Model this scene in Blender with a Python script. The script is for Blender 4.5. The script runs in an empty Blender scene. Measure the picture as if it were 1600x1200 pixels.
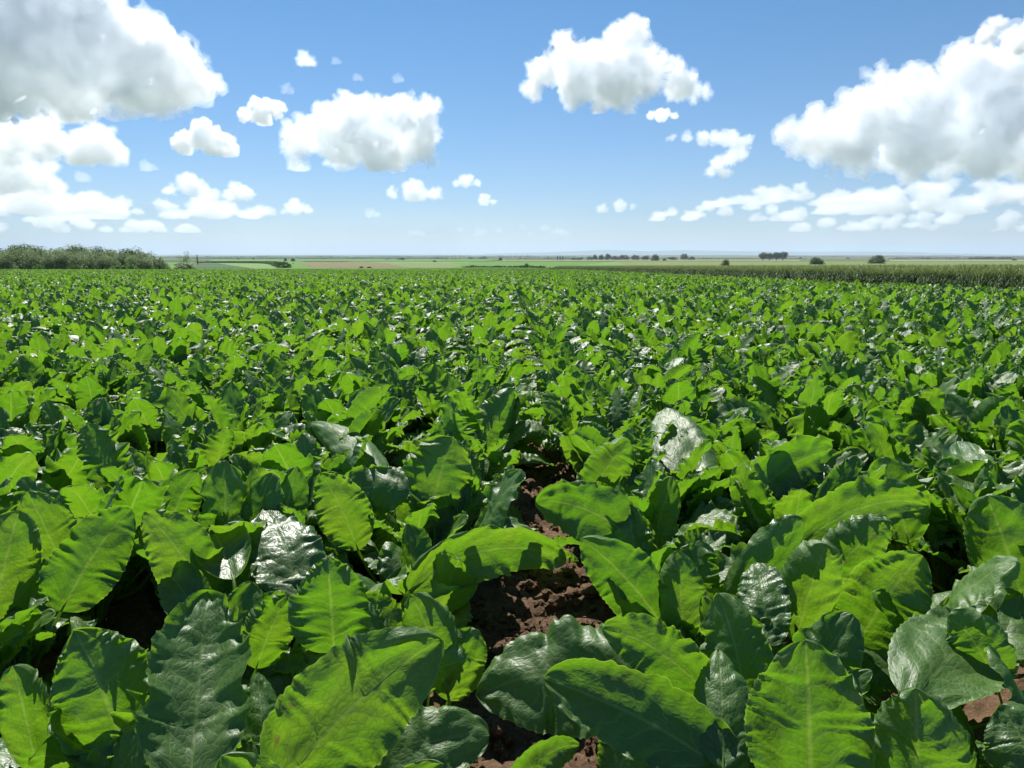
import bpy, bmesh, math, random
import numpy as np
from mathutils import Vector, Matrix, Euler

R = math.radians
SC = bpy.context.scene
COL = SC.collection
random.seed(7)

# ------------------------------------------------------------------ camera, world, sun, exposure
CAM_H = 1.0
FPX = 1142.0                      # focal length in pixels of the 1600 px wide photograph
HORIZON = 396.5
PITCH = math.atan((600 - HORIZON) / FPX)
cam_d = bpy.data.cameras.new('camera')
cam_d.sensor_width = 36.0
cam_d.lens = 36.0 * FPX / 1600.0
cam_d.clip_start = 0.02
cam_d.clip_end = 300000.0
cam = bpy.data.objects.new('camera', cam_d)
COL.objects.link(cam)
cam.location = (0, 0, CAM_H)
cam.rotation_euler = (math.pi / 2 - PITCH, 0, 0)
SC.camera = cam

SUN_EL, SUN_AZ = R(51), R(-20)    # azimuth from straight ahead (+Y), negative to the left
world = bpy.data.worlds.new('World')
SC.world = world
world.use_nodes = True
wn = world.node_tree
wn.nodes.clear()
w_out = wn.nodes.new('ShaderNodeOutputWorld')
w_bg = wn.nodes.new('ShaderNodeBackground')
w_sky = wn.nodes.new('ShaderNodeTexSky')
w_sky.sky_type = 'NISHITA'
w_sky.sun_disc = False
w_sky.sun_elevation = SUN_EL
w_sky.sun_rotation = SUN_AZ
w_sky.altitude = 100
w_sky.air_density = 1.0
w_sky.dust_density = 0.0
w_sky.ozone_density = 3.0
w_bg.inputs['Strength'].default_value = 0.057
w_tint = wn.nodes.new('ShaderNodeMixRGB'); w_tint.blend_type = 'MULTIPLY'; w_tint.inputs[0].default_value = 1.0
w_tc = wn.nodes.new('ShaderNodeTexCoord'); w_sep = wn.nodes.new('ShaderNodeSeparateXYZ'); w_mr = wn.nodes.new('ShaderNodeMapRange')
w_mr.inputs[1].default_value = 0.0; w_mr.inputs[2].default_value = 0.30
w_air = wn.nodes.new('ShaderNodeMixRGB')        # pale summer air low down, clearer blue above
w_air.inputs[1].default_value = (0.70, 0.79, 1.02, 1); w_air.inputs[2].default_value = (0.56, 0.89, 1.07, 1)
wn.links.new(w_tc.outputs['Generated'], w_sep.inputs[0]); wn.links.new(w_sep.outputs[2], w_mr.inputs[0])
wn.links.new(w_mr.outputs[0], w_air.inputs[0]); wn.links.new(w_air.outputs[0], w_tint.inputs[2])
wn.links.new(w_sky.outputs[0], w_tint.inputs[1])
wn.links.new(w_tint.outputs[0], w_bg.inputs['Color'])
wn.links.new(w_bg.outputs[0], w_out.inputs['Surface'])

sun_d = bpy.data.lights.new('sun', 'SUN')
sun_d.energy = 5.0
sun_d.angle = R(0.53)
sun_d.color = (1.0, 0.96, 0.89)
sun = bpy.data.objects.new('sun', sun_d)
COL.objects.link(sun)
to_sun = Vector((math.sin(SUN_AZ) * math.cos(SUN_EL), math.cos(SUN_AZ) * math.cos(SUN_EL), math.sin(SUN_EL)))
sun.rotation_euler = to_sun.to_track_quat('Z', 'Y').to_euler()
sun.location = (-10, 40, 60)

SC.view_settings.view_transform = 'Standard'
SC.view_settings.look = 'None'
SC.view_settings.exposure = 0.76
SC.view_settings.gamma = 1.0
SC.view_settings.use_curve_mapping = False
cy = SC.cycles
cy.max_bounces = 40
cy.diffuse_bounces = 8
cy.glossy_bounces = 3
cy.transmission_bounces = 8
cy.volume_bounces = 40
cy.transparent_max_bounces = 16
cy.sample_clamp_indirect = 10.0
cy.use_denoising = True
cy.caustics_reflective = False
cy.caustics_refractive = False

# ------------------------------------------------------------------ helpers
def put(name, mesh, mat=None, parent=None, loc=None, rot=None, scale=None):
    o = bpy.data.objects.new(name, mesh)
    COL.objects.link(o)
    if mat is not None and mesh is not None and not mesh.materials:
        for m in (mat if isinstance(mat, (list, tuple)) else [mat]):
            mesh.materials.append(m)
    if parent is not None:
        o.parent = parent
    if loc is not None:
        o.location = loc
    if rot is not None:
        o.rotation_euler = rot
    if scale is not None:
        o.scale = scale if hasattr(scale, '__len__') else (scale,) * 3
    return o

def tag(o, label=None, cat=None, group=None, kind=None):
    if label: o['label'] = label
    if cat: o['category'] = cat
    if group: o['group'] = group
    if kind: o['kind'] = kind
    return o

def mesh_np(name, v, quads, uv=None, smooth=True, attr=None, mats=None):
    """mesh from numpy arrays; quads is (n,4) or (n,3)"""
    v = np.asarray(v, np.float32); quads = np.asarray(quads, np.int32)
    me = bpy.data.meshes.new(name)
    k = quads.shape[1]
    me.vertices.add(len(v)); me.vertices.foreach_set('co', v.ravel())
    me.loops.add(quads.size); me.loops.foreach_set('vertex_index', quads.ravel())
    me.polygons.add(len(quads))
    me.polygons.foreach_set('loop_start', np.arange(0, quads.size, k, dtype=np.int32))
    me.polygons.foreach_set('use_smooth', np.full(len(quads), smooth))
    if mats is not None:
        me.polygons.foreach_set('material_index', np.asarray(mats, np.int32))
    me.update(calc_edges=True)
    if uv is not None:
        ul = me.uv_layers.new(name='UVMap')
        ul.data.foreach_set('uv', np.asarray(uv, np.float32)[quads.ravel()].ravel())
    if attr is not None:
        a = me.attributes.new('lr', 'FLOAT', 'POINT')
        a.data.foreach_set('value', np.asarray(attr, np.float32))
    return me

def grid_quads(nu, nv):
    i = np.arange(nv - 1)[:, None] * nu + np.arange(nu - 1)[None, :]
    i = i.ravel()
    return np.stack([i, i + 1, i + nu + 1, i + nu], 1)

_prm = np.random.RandomState(3).permutation(256)
_prm = np.concatenate([_prm, _prm, _prm])
_grd = np.random.RandomState(4).normal(size=(256, 3)); _grd /= np.linalg.norm(_grd, axis=1)[:, None]
def noise3(p):
    """gradient noise, about -0.7..0.7"""
    p = np.asarray(p, np.float64)
    i = np.floor(p).astype(np.int64); f = p - i; i &= 255
    u = f * f * f * (f * (f * 6 - 15) + 10)
    out = 0
    for dx in (0, 1):
        for dy in (0, 1):
            for dz in (0, 1):
                h = _prm[_prm[_prm[i[:, 0] + dx] + i[:, 1] + dy] + i[:, 2] + dz]
                g = _grd[h]
                d = (g * (f - np.array([dx, dy, dz]))).sum(1)
                w = (u[:, 0] if dx else 1 - u[:, 0]) * (u[:, 1] if dy else 1 - u[:, 1]) * (u[:, 2] if dz else 1 - u[:, 2])
                out = out + d * w
    return out
def fbm(p, octv=4, gain=0.5, lac=2.03):
    p = np.asarray(p, np.float64); a = 1.0; s = 0
    for _ in range(octv):
        s = s + a * noise3(p); p = p * lac + 11.3; a *= gain
    return s

# ---- node helper
class NT:
    def __init__(self, name):
        self.m = bpy.data.materials.new(name); self.m.use_nodes = True
        self.t = self.m.node_tree; self.t.nodes.clear()
        self.out = self.t.nodes.new('ShaderNodeOutputMaterial')
    def n(self, typ, **kw):
        nd = self.t.nodes.new('ShaderNode' + typ)
        for k, v in kw.items():
            if k.startswith('i_'):
                nd.inputs[k[2:].replace('_', ' ')].default_value = v
            else:
                setattr(nd, k, v)
        return nd
    def l(self, a, b): self.t.links.new(a, b)
    def math(self, op, a, b=None, c=None, clamp=False):
        nd = self.n('Math', operation=op, use_clamp=clamp)
        for k, x in enumerate((a, b, c)):
            if x is None: continue
            if isinstance(x, (int, float)): nd.inputs[k].default_value = x
            else: self.l(x, nd.inputs[k])
        return nd.outputs[0]
    def mix(self, fac, a, b, mode='MIX'):
        nd = self.n('MixRGB', blend_type=mode)
        for k, x in enumerate((fac, a, b)):
            if isinstance(x, (int, float)): nd.inputs[k].default_value = x
            elif isinstance(x, tuple): nd.inputs[k].default_value = x if len(x) == 4 else x + (1,)
            else: self.l(x, nd.inputs[k])
        return nd.outputs[0]
    def ramp(self, fac, lo, hi):
        nd = self.n('MapRange'); nd.inputs[1].default_value = lo; nd.inputs[2].default_value = hi
        nd.interpolation_type = 'SMOOTHSTEP'
        self.l(fac, nd.inputs[0]); return nd.outputs[0]

# ------------------------------------------------------------------ materials
def leaf_material():
    T = NT('beet_leaf')
    uv = T.n('UVMap'); uv.uv_map = 'UVMap'
    sx = T.n('SeparateXYZ'); T.l(uv.outputs[0], sx.inputs[0])
    u, v = sx.outputs[0], sx.outputs[1]
    au = T.math('ABSOLUTE', T.math('MULTIPLY_ADD', u, 2.0, -1.0))
    oi = T.n('ObjectInfo'); at = T.n('Attribute', attribute_name='lr')
    rnd = T.math('FRACT', T.math('ADD', oi.outputs['Random'], at.outputs['Fac']))
    tc = T.n('TexCoord')
    # midrib and side veins
    rib = T.math('SUBTRACT', 1.0, T.ramp(au, 0.015, 0.06))
    nz = T.n('TexNoise', i_Scale=5.0, i_Detail=2.0); T.l(uv.outputs[0], nz.inputs['Vector'])
    ph = T.math('ADD', T.math('MULTIPLY', v, 7.0), T.math('MULTIPLY', au, -1.7))
    ph = T.math('ADD', ph, T.math('MULTIPLY', nz.outputs[0], 1.1))
    ph = T.math('ADD', ph, T.math('MULTIPLY', T.math('GREATER_THAN', u, 0.5), 0.43))
    fr = T.math('ABSOLUTE', T.math('SUBTRACT', T.math('FRACT', ph), 0.5))
    side = T.math('MULTIPLY', T.math('SUBTRACT', 1.0, T.ramp(fr, 0.015, 0.07)), T.math('SUBTRACT', 1.0, T.ramp(au, 0.45, 0.95)))
    vor = T.n('TexVoronoi', feature='DISTANCE_TO_EDGE', i_Scale=16.0); 
    wv = T.n('VectorMath', operation='MULTIPLY'); wv.inputs[1].default_value = (1.0, 1.5, 1)
    dist = T.mix(0.12, uv.outputs[0], nz.outputs[1], 'ADD')
    T.l(dist, wv.inputs[0]); T.l(wv.outputs[0], vor.inputs['Vector'])
    net = T.math('SUBTRACT', 1.0, T.ramp(vor.outputs['Distance'], 0.005, 0.075))
    veins = T.math('MAXIMUM', T.math('MULTIPLY', side, 0.85), T.math('MULTIPLY', net, 0.62))
    veins = T.math('MAXIMUM', veins, rib)
    # colours
    bl = T.n('TexNoise', i_Scale=9.0, i_Detail=4.0); T.l(tc.outputs['Object'], bl.inputs['Vector'])
    c = T.mix(rnd, (0.046, 0.132, 0.022), (0.080, 0.190, 0.028))
    c = T.mix(T.ramp(bl.outputs[0], 0.35, 0.7), c, (0.072, 0.172, 0.024))
    geo = T.n('NewGeometry')
    c = T.mix(T.math('MULTIPLY', geo.outputs['Backfacing'], 0.6), c, (0.12, 0.225, 0.05))
    c = T.mix(T.math('MULTIPLY', veins, 0.75), c, (0.19, 0.30, 0.075))
    tr = T.mix(rnd, (0.125, 0.29, 0.009), (0.225, 0.39, 0.013))
    tr = T.mix(T.ramp(bl.outputs[0], 0.3, 0.75), tr, (0.13, 0.33, 0.008))
    tr = T.mix(T.math('MULTIPLY', veins, 0.8), tr, (0.065, 0.165, 0.008))
    tr = T.mix(T.math('MULTIPLY', T.math('MAXIMUM', rib, T.math('MULTIPLY', side, .6)), 0.8), tr, (0.25, 0.42, 0.04))
    sp = T.n('TexNoise', i_Scale=85.0, i_Detail=1.0); T.l(tc.outputs['Object'], sp.inputs['Vector'])
    sm = T.n('TexNoise', i_Scale=5.0, i_Detail=1.0); T.l(tc.outputs['Object'], sm.inputs['Vector'])
    spot = T.math('MULTIPLY', T.ramp(sp.outputs[0], 0.66, 0.72), T.ramp(sm.outputs[0], 0.5, 0.62))
    c = T.mix(T.math('MULTIPLY', spot, 0.8), c, (0.20, 0.17, 0.06))
    tr = T.mix(T.math('MULTIPLY', spot, 0.8), tr, (0.20, 0.16, 0.03))
    rim = T.ramp(au, 0.955, 0.99)  # rim highlight: bright light line along the leaf margin, painted into both colours
    c = T.mix(T.math('MULTIPLY', rim, 0.7), c, (0.20, 0.33, 0.08))
    tr = T.mix(T.math('MULTIPLY', rim, 0.6), tr, (0.34, 0.50, 0.06))
    # relief: pillows between the side veins, a fine net of small veins
    cr = T.n('TexNoise', i_Scale=26.0, i_Detail=2.0); T.l(tc.outputs['Object'], cr.inputs['Vector'])
    h = T.math('ADD', T.math('MULTIPLY', veins, -0.5), T.math('MULTIPLY', cr.outputs[0], 0.25))
    h = T.math('ADD', h, T.math('MULTIPLY', T.ramp(vor.outputs['Distance'], 0.0, 0.4), 0.45))
    h = T.math('ADD', h, T.math('MULTIPLY', T.ramp(fr, 0.0, 0.35), T.math('MULTIPLY_ADD', au, -.9, .9)))
    bp = T.n('Bump', i_Strength=0.19, i_Distance=0.005); T.l(h, bp.inputs['Height'])
    pr = T.n('BsdfPrincipled', i_Roughness=0.36)
    pr.inputs['Specular IOR Level'].default_value = 0.95
    T.l(T.math('MULTIPLY_ADD', rnd, 0.14, T.math('MULTIPLY_ADD', bl.outputs[0], 0.20, 0.31)), pr.inputs['Roughness'])
    T.l(c, pr.inputs['Base Color']); T.l(bp.outputs[0], pr.inputs['Normal'])
    tl = T.n('BsdfTranslucent'); T.l(tr, tl.inputs['Color']); T.l(bp.outputs[0], tl.inputs['Normal'])
    mx = T.n('MixShader', i_Fac=0.5); T.l(pr.outputs[0], mx.inputs[1]); T.l(tl.outputs[0], mx.inputs[2])
    T.l(mx.outputs[0], T.out.inputs['Surface'])
    return T.m

def simple_plant(name, a, b, trans=(0.1, 0.25, 0.02), tf=0.3, rough=0.6, scale=3.0, spec=0.3):
    T = NT(name)
    oi = T.n('ObjectInfo'); tc = T.n('TexCoord'); at = T.n('Attribute', attribute_name='lr')
    bl = T.n('TexNoise', i_Scale=scale, i_Detail=3.0); T.l(tc.outputs['Object'], bl.inputs['Vector'])
    f = T.math('FRACT', T.math('ADD', oi.outputs['Random'], at.outputs['Fac']))
    f = T.math('MULTIPLY_ADD', f, 0.6, T.math('MULTIPLY', T.ramp(bl.outputs[0], 0.3, 0.7), 0.4))
    c = T.mix(f, a, b)
    pr = T.n('BsdfPrincipled', i_Roughness=rough); pr.inputs['Specular IOR Level'].default_value = spec
    T.l(c, pr.inputs['Base Color'])
    tl = T.n('BsdfTranslucent', i_Color=trans + (1,))
    mx = T.n('MixShader', i_Fac=tf); T.l(pr.outputs[0], mx.inputs[1]); T.l(tl.outputs[0], mx.inputs[2])
    T.l(mx.outputs[0], T.out.inputs['Surface'])
    return T.m

def soil_material():
    T = NT('brown_soil')
    tc = T.n('TexCoord')
    a = T.n('TexNoise', i_Scale=3.0, i_Detail=6.0); b = T.n('TexNoise', i_Scale=60.0, i_Detail=6.0, i_Roughness=0.7)
    T.l(tc.outputs['Object'], a.inputs[0]); T.l(tc.outputs['Object'], b.inputs[0])
    c = T.mix(T.ramp(a.outputs[0], 0.3, 0.7), (0.084, 0.050, 0.031), (0.138, 0.086, 0.052))
    c = T.mix(T.ramp(b.outputs[0], 0.45, 0.75), c, (0.20, 0.132, 0.088))
    bp = T.n('Bump', i_Strength=0.9, i_Distance=0.012); T.l(b.outputs[0], bp.inputs['Height'])
    pr = T.n('BsdfPrincipled', i_Roughness=0.95); pr.inputs['Specular IOR Level'].default_value = 0.1
    T.l(c, pr.inputs['Base Color']); T.l(bp.outputs[0], pr.inputs['Normal'])
    T.l(pr.outputs[0], T.out.inputs['Surface'])
    return T.m

def field_material(name, a, b, stretch=(0.02, 0.12), row=0.0):
    """far crop seen as a surface: two tones in streaks along its rows"""
    T = NT(name)
    tc = T.n('TexCoord'); mp = T.n('Mapping'); mp.inputs['Scale'].default_value = (stretch[0], stretch[1], 1)
    mp.inputs['Rotation'].default_value = (0, 0, row)
    T.l(tc.outputs['Object'], mp.inputs[0])
    n1 = T.n('TexNoise', i_Scale=1.0, i_Detail=6.0, i_Roughness=0.65); T.l(mp.outputs[0], n1.inputs[0])
    n2 = T.n('TexNoise', i_Scale=1.2, i_Detail=3.0); T.l(tc.outputs['Object'], n2.inputs[0])
    f = T.math('ADD', T.math('MULTIPLY', T.ramp(n1.outputs[0], 0.3, 0.7), 0.7), T.math('MULTIPLY', n2.outputs[0], 0.3))
    c = T.mix(f, a, b)
    pr = T.n('BsdfPrincipled', i_Roughness=0.9); pr.inputs['Specular IOR Level'].default_value = 0.1
    T.l(c, pr.inputs['Base Color']); T.l(pr.outputs[0], T.out.inputs['Surface'])
    return T.m

def plain_material():
    """the wide plain: a patchwork of far fields, green, olive and tan"""
    T = NT('plain_patchwork')
    tc = T.n('TexCoord'); mp = T.n('Mapping'); mp.inputs['Scale'].default_value = (1 / 420., 1 / 260., 1)
    mp.inputs['Rotation'].default_value = (0, 0, 0.25)
    T.l(tc.outputs['Object'], mp.inputs[0])
    vo = T.n('TexVoronoi', distance='MANHATTAN', i_Scale=1.0); T.l(mp.outputs[0], vo.inputs['Vector'])
    sp = T.n('SeparateColor'); T.l(vo.outputs['Color'], sp.inputs[0])
    c = T.mix(T.ramp(sp.outputs[0], 0.1, 0.9), (0.045, 0.10, 0.025), (0.12, 0.155, 0.05))
    c = T.mix(T.ramp(sp.outputs[1], 0.72, 0.85), c, (0.17, 0.13, 0.075))
    c = T.mix(T.ramp(sp.outputs[2], 0.70, 0.8), c, (0.028, 0.055, 0.02))
    pr = T.n('BsdfPrincipled', i_Roughness=0.95); pr.inputs['Specular IOR Level'].default_value = 0.05
    T.l(c, pr.inputs['Base Color']); T.l(pr.outputs[0], T.out.inputs['Surface'])
    return T.m

def bark_material():
    T = NT('bark'); tc = T.n('TexCoord')
    n1 = T.n('TexNoise', i_Scale=8.0, i_Detail=4.0); T.l(tc.outputs['Object'], n1.inputs[0])
    c = T.mix(n1.outputs[0], (0.04, 0.03, 0.022), (0.12, 0.10, 0.08))
    pr = T.n('BsdfPrincipled', i_Roughness=0.9); T.l(c, pr.inputs['Base Color']); T.l(pr.outputs[0], T.out.inputs['Surface'])
    return T.m

def volume_material(name, density, color=(1, 1, 1), aniso=0.0):
    T = NT(name)
    pv = T.n('VolumePrincipled'); pv.inputs['Color'].default_value = color + (1,)
    pv.inputs['Density'].default_value = density; pv.inputs['Anisotropy'].default_value = aniso
    T.l(pv.outputs[0], T.out.inputs['Volume'])
    return T.m

M_LEAF = leaf_material()
M_PET = simple_plant('beet_petiole', (0.13, 0.22, 0.045), (0.20, 0.30, 0.08), (0.42, 0.62, 0.08), 0.5, 0.45, 12.0, 0.5)
M_SOIL = soil_material()
M_BARK = bark_material()

# ------------------------------------------------------------------ terrain
_TY = np.array([-400., 0, 60, 150, 200, 260, 400, 700, 1200, 2500, 6000, 15000, 40000, 90000, 160000])
_TZ = np.array([2.0, 0, -.97, -2.42, -3.20, -4.19, -5.79, -8.21, -10.7, -16.6, -24.4, -30.8, -34., -42., -55.])
def terr(y):
    return np.interp(y, _TY, _TZ)
def rowY(py, lift=0.0):
    """distance ahead at which the terrain (raised by lift) appears on picture row py"""
    ang = PITCH + math.atan((py - 600) / FPX)
    lo, hi = 0.3, 120000.0
    f = lambda Y: (CAM_H - float(terr(Y)) - lift) / Y - math.tan(ang)
    for _ in range(60):
        m = math.sqrt(lo * hi)
        if f(m) > 0: lo = m
        else: hi = m
    return lo
def at(px, py, lift=0.0):
    Y = rowY(py, lift)
    z = float(terr(Y))
    depth = Y * math.cos(PITCH) + (CAM_H - z) * math.sin(PITCH)
    return Vector(((px - 800) / FPX * depth, Y, z))
def px_x(px, Y, z):
    return (px - 800) / FPX * (Y * math.cos(PITCH) + (CAM_H - z) * math.sin(PITCH))

def geo_list(lo, hi, n): return lo * (hi / lo) ** (np.arange(n) / (n - 1))
ys = np.concatenate([[-400, -60, -10, 0.0], np.arange(2, 20, 3.0), geo_list(20, 100000, 200)])
xs = np.concatenate([-geo_list(4, 90000, 60)[::-1], [0], geo_list(4, 90000, 60)])
X, Y = np.meshgrid(xs, ys)
Z = terr(Y)
inner = (Y > -5) & (Y < 22) & (np.abs(X) < 30)
Z = Z - 0.12 * inner
ground = put('ground', mesh_np('ground', np.stack([X, Y, Z], -1).reshape(-1, 3), grid_quads(len(xs), len(ys))), plain_material())
ground['kind'] = 'structure'

# near soil with clods
sx_ = np.arange(-4.6, 4.61, 0.02); sy_ = np.concatenate([np.arange(0.55, 4, 0.014), np.arange(4.01, 8.6, 0.03)])
X, Y = np.meshgrid(sx_, sy_)
P = np.stack([X.ravel(), Y.ravel(), 0 * X.ravel()], 1)
hz = 0.045 * fbm(P * 2.2, 3) + 0.06 * np.abs(fbm(P * 6.5 + 5, 2)) + 0.05 * np.abs(fbm(P * 15 + 9, 2)) + .028 * np.abs(fbm(P * 38 + 9, 2))
P[:, 2] = terr(P[:, 1]) + hz - 0.035
_SZ = P[:, 2].reshape(X.shape).copy(); _SX, _SY = sx_.copy(), sy_.copy()
def soil_z(x, y):
    return float(_SZ[min(np.searchsorted(_SY, y), len(_SY) - 1), min(np.searchsorted(_SX, x), len(_SX) - 1)])
soil = put('soil', mesh_np('soil', P, grid_quads(len(sx_), len(sy_))), M_SOIL)
soil['kind'] = 'structure'
sx_ = np.concatenate([np.linspace(-160, -4.5, 80), np.linspace(-4.4, 4.4, 10), np.linspace(4.5, 40, 30)])
sy_ = np.concatenate([np.linspace(-30, 8, 20), np.linspace(8.5, 152, 120)])
X, Y = np.meshgrid(sx_, sy_)
P = np.stack([X.ravel(), Y.ravel(), 0 * X.ravel()], 1)
near = (np.abs(P[:, 0]) < 4.55) & (P[:, 1] > 0.3) & (P[:, 1] < 8.45)
P[:, 2] = terr(P[:, 1]) - 0.02 + 0.02 * fbm(P * 3, 3) - 0.07 * near
fs = put('field_soil', mesh_np('field_soil', P, grid_quads(len(sx_), len(sy_))), M_SOIL)
fs['kind'] = 'structure'

# loose clods lying on the soil, one mass
def clod_mass():
    L = {}
    for k in (1, 2):
        bm = bmesh.new(); bmesh.ops.create_icosphere(bm, subdivisions=k, radius=1.0)
        L[k] = (np.array([v.co[:] for v in bm.verts]), np.array([[v.index for v in f.verts] for f in bm.faces])); bm.free()
    rs = np.random.RandomState(5); V = []; F = []; n = 0
    for k in range(5200):
        y = 0.8 + 5.2 * rs.rand() ** 1.6; x = (rs.rand() - .5) * (1.5 * y + .8) if rs.rand() < .5 else .1 + rs.normal() * .2
        r = 0.003 + 0.022 * rs.rand() ** 4
        base, fc = L[2 if r > .009 else 1]
        d = 1 + 1.0 * fbm(base * 1.7 + rs.rand(3) * 50, 3)
        v = base * d[:, None] * r * np.array([1, 1, .75]) * (0.7 + 0.7 * rs.rand(3))
        V.append(v + [x, y, soil_z(x, y) + r * .35]); F.append(fc + n); n += len(base)
    return mesh_np('soil_clods', np.concatenate(V), np.concatenate(F), smooth=False)
tag(put('soil_clods', clod_mass(), M_SOIL), 'crumbly brown soil clods between the beet rows', 'soil clods', kind='stuff')

# ------------------------------------------------------------------ beet leaves
def leaf_arrays(L, W, Lp, e0, bp, bb, cup, ruf, twist, sway, seed, nu=17, nv=81):
    """a leaf growing from the origin along +Y, upper face inward/up: (verts, quads, uv) of the blade, (verts, quads) of the stalk"""
    n = 80; s = np.linspace(0, 1, n)
    tot = Lp + L; tp = Lp / tot
    th = np.where(s < tp, e0 - bp * (s / tp) ** 1.5, e0 - bp - bb * np.clip((s - tp) / (1 - tp), 0, 1) ** 1.15)
    yaw = sway * np.clip((s - tp * .6) / (1 - tp * .6), 0, 1) ** 1.3
    tan = np.stack([np.sin(yaw) * np.cos(th), np.cos(yaw) * np.cos(th), np.sin(th)], 1)
    cen = np.concatenate([[[0, 0, 0]], np.cumsum((tan[1:] + tan[:-1]) / 2 * tot / (n - 1), 0)])
    side = np.stack([np.cos(yaw), -np.sin(yaw), 0 * yaw], 1)
    a = twist * np.clip((s - tp * .5) / (1 - tp * .5), 0, 1)
    return leaf_on_curve(s, cen, tan, side, a, tp, L, W, cup, ruf, seed, nu, nv)

def leaf_on_curve(s, cen, tan, side, roll, tp, L, W, cup, ruf, seed, nu=17, nv=81, waist=0.0):
    rs = np.random.RandomState(seed)
    def frame(q):
        ip = lambda A: np.stack([np.interp(q, s, A[:, k]) for k in range(3)], 1)
        c = ip(cen); t = ip(tan); t /= np.linalg.norm(t, axis=1)[:, None]
        b = ip(side); b -= t * (b * t).sum(1)[:, None]; b /= np.linalg.norm(b, axis=1)[:, None]
        nn = np.cross(b, t)
        a = np.interp(q, s, roll)
        return c, t, b * np.cos(a)[:, None] + nn * np.sin(a)[:, None], nn * np.cos(a)[:, None] - b * np.sin(a)[:, None]
    v = np.linspace(0, 1, nv) ** 0.92
    u = np.linspace(-1, 1, nu); u = np.sign(u) * np.abs(u) ** 0.8
    U, V = np.meshgrid(u, v)
    c, t, b, nn = frame(tp + (1 - tp) * v)
    pw = 0.36 + 0.22 * rs.rand()
    w = (np.clip(v, 0, 1) ** pw) * (np.clip(1 - v, 0, 1) ** (0.42 + .25 * rs.rand())); w /= w.max()
    w = w * (1 - waist * np.exp(-((v - .42) / .09) ** 2))
    w = np.maximum(w, 0.05 * (1 - v)) * W / 2
    kr = 2.4 + 2.4 * rs.rand(2); ph = rs.rand(2) * 6.28; k2 = 7 + 4 * rs.rand(2); ph2 = rs.rand(2) * 6.28
    sd = (U > 0).astype(int); au = np.abs(U)
    warp = 0.15 * np.interp(V, np.linspace(0, 1, 7), rs.normal(size=7)) + .05 * np.interp(V, np.linspace(0, 1, 17), rs.normal(size=17)) * 1.4
    vs = V - .16 * au + warp                     # folds slant towards the tip, as the side veins do
    n1 = lambda f, o: noise3(np.stack([vs * f + seed * 1.37 + o, sd * 9.1 + .4 * au, 0 * vs + seed * .61 + o], -1).reshape(-1, 3)).reshape(V.shape)
    low = .45 * np.sin(6.283 * kr[sd] * vs + ph[sd]) + 1.9 * n1(5.0, 0)
    fine = 1.0 if nv > 30 else .25
    hi = (2.3 * n1(12.0, 3.3) + 1.6 * n1(21.0, 7.7) + .3 * np.sin(6.283 * k2[sd] * vs + ph2[sd])) * fine
    hi = hi * (.15 + 1.25 * np.interp(V + .37 * sd, np.linspace(0, 1.4, 13), rs.rand(13)))
    low = low * (.4 + .9 * np.interp(V + .37 * sd, np.linspace(0, 1.4, 7), rs.rand(7)))
    env = np.clip(V / .12, 0, 1) * (0.45 + .55 * np.clip((1 - V) / .12, 0, 1))
    teeth = .6 * np.sin(6.283 * k2[sd] * 1.9 * V + ph2[sd]) * fine + .4 * hi
    half = w[:, None] * (1 + env * (0.024 * teeth + .055 * low) * au ** 3)
    fold = np.clip(cup * au ** 1.25, -1.2, 1.2)
    lat = U * half * np.cos(fold)
    up = half * au * np.sin(fold)
    up = up + ruf * W * env * (au ** 2 * low * 0.55 + au ** 4 * hi * .36)
    curl = (rs.normal(size=2) * .07)[sd] * np.interp(V + .5 * sd, np.linspace(0, 1.5, 9), .2 + rs.rand(9))
    up = up + curl * W * au ** 6 * env
    lat = lat * (1 - np.abs(curl) * au ** 6 * 1.2)
    phs = V * 7 - au * 1.7 + .43 * sd + 3.0 * warp
    up = up + 0.020 * W * np.abs(np.sin(np.pi * phs)) * np.clip(au * 6, 0, 1) * (1 - au ** 3) * env
    q = np.stack([U * 1.9 + seed * 3.1, V * 3.0, 0 * U + seed], -1).reshape(-1, 3)
    up = up + (0.085 * W * fbm(q, 2)).reshape(U.shape) * env
    up = up - 0.025 * W * np.exp(-(au / .07) ** 2) * (1 - V)
    Pt = c[:, None, :] + b[:, None, :] * lat[..., None] + nn[:, None, :] * up[..., None]
    blade = (Pt.reshape(-1, 3), grid_quads(nu, nv), np.stack([U.ravel() * .5 + .5, V.ravel()], 1))
    # stalk: flattened tube from the crown, running up the blade as its midrib
    ns = 11; qs = np.concatenate([np.linspace(0, tp, 6), tp + (1 - tp) * np.linspace(.02, .14, ns - 6)])
    c, t, b, nn = frame(qs)
    rw = np.interp(qs, [0, tp * .4, tp, tp + .07 * (1 - tp), tp + .14 * (1 - tp)], [0.0085, 0.0058, 0.0031, 0.0017, 0.0003]) * (L / .25)
    ang = np.linspace(0, 6.2832, 6, endpoint=False)
    off = np.interp(qs, [0, tp, tp + .1, 1], [0, -.001, -.003, -.0012])
    ring = c[:, None, :] + b[:, None, :] * (np.cos(ang)[None, :, None] * rw[:, None, None]) + nn[:, None, :] * (np.sin(ang)[None, :, None] * rw[:, None, None] * .8 + off[:, None, None])
    i = (np.arange(ns - 1)[:, None] * 6 + np.arange(6)[None, :]).ravel(); j = (np.arange(ns - 1)[:, None] * 6 + (np.arange(6)[None, :] + 1) % 6).ravel()
    stalk = (ring.reshape(-1, 3), np.stack([i, j, j + 6, i + 6], 1))
    return blade, stalk

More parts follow.
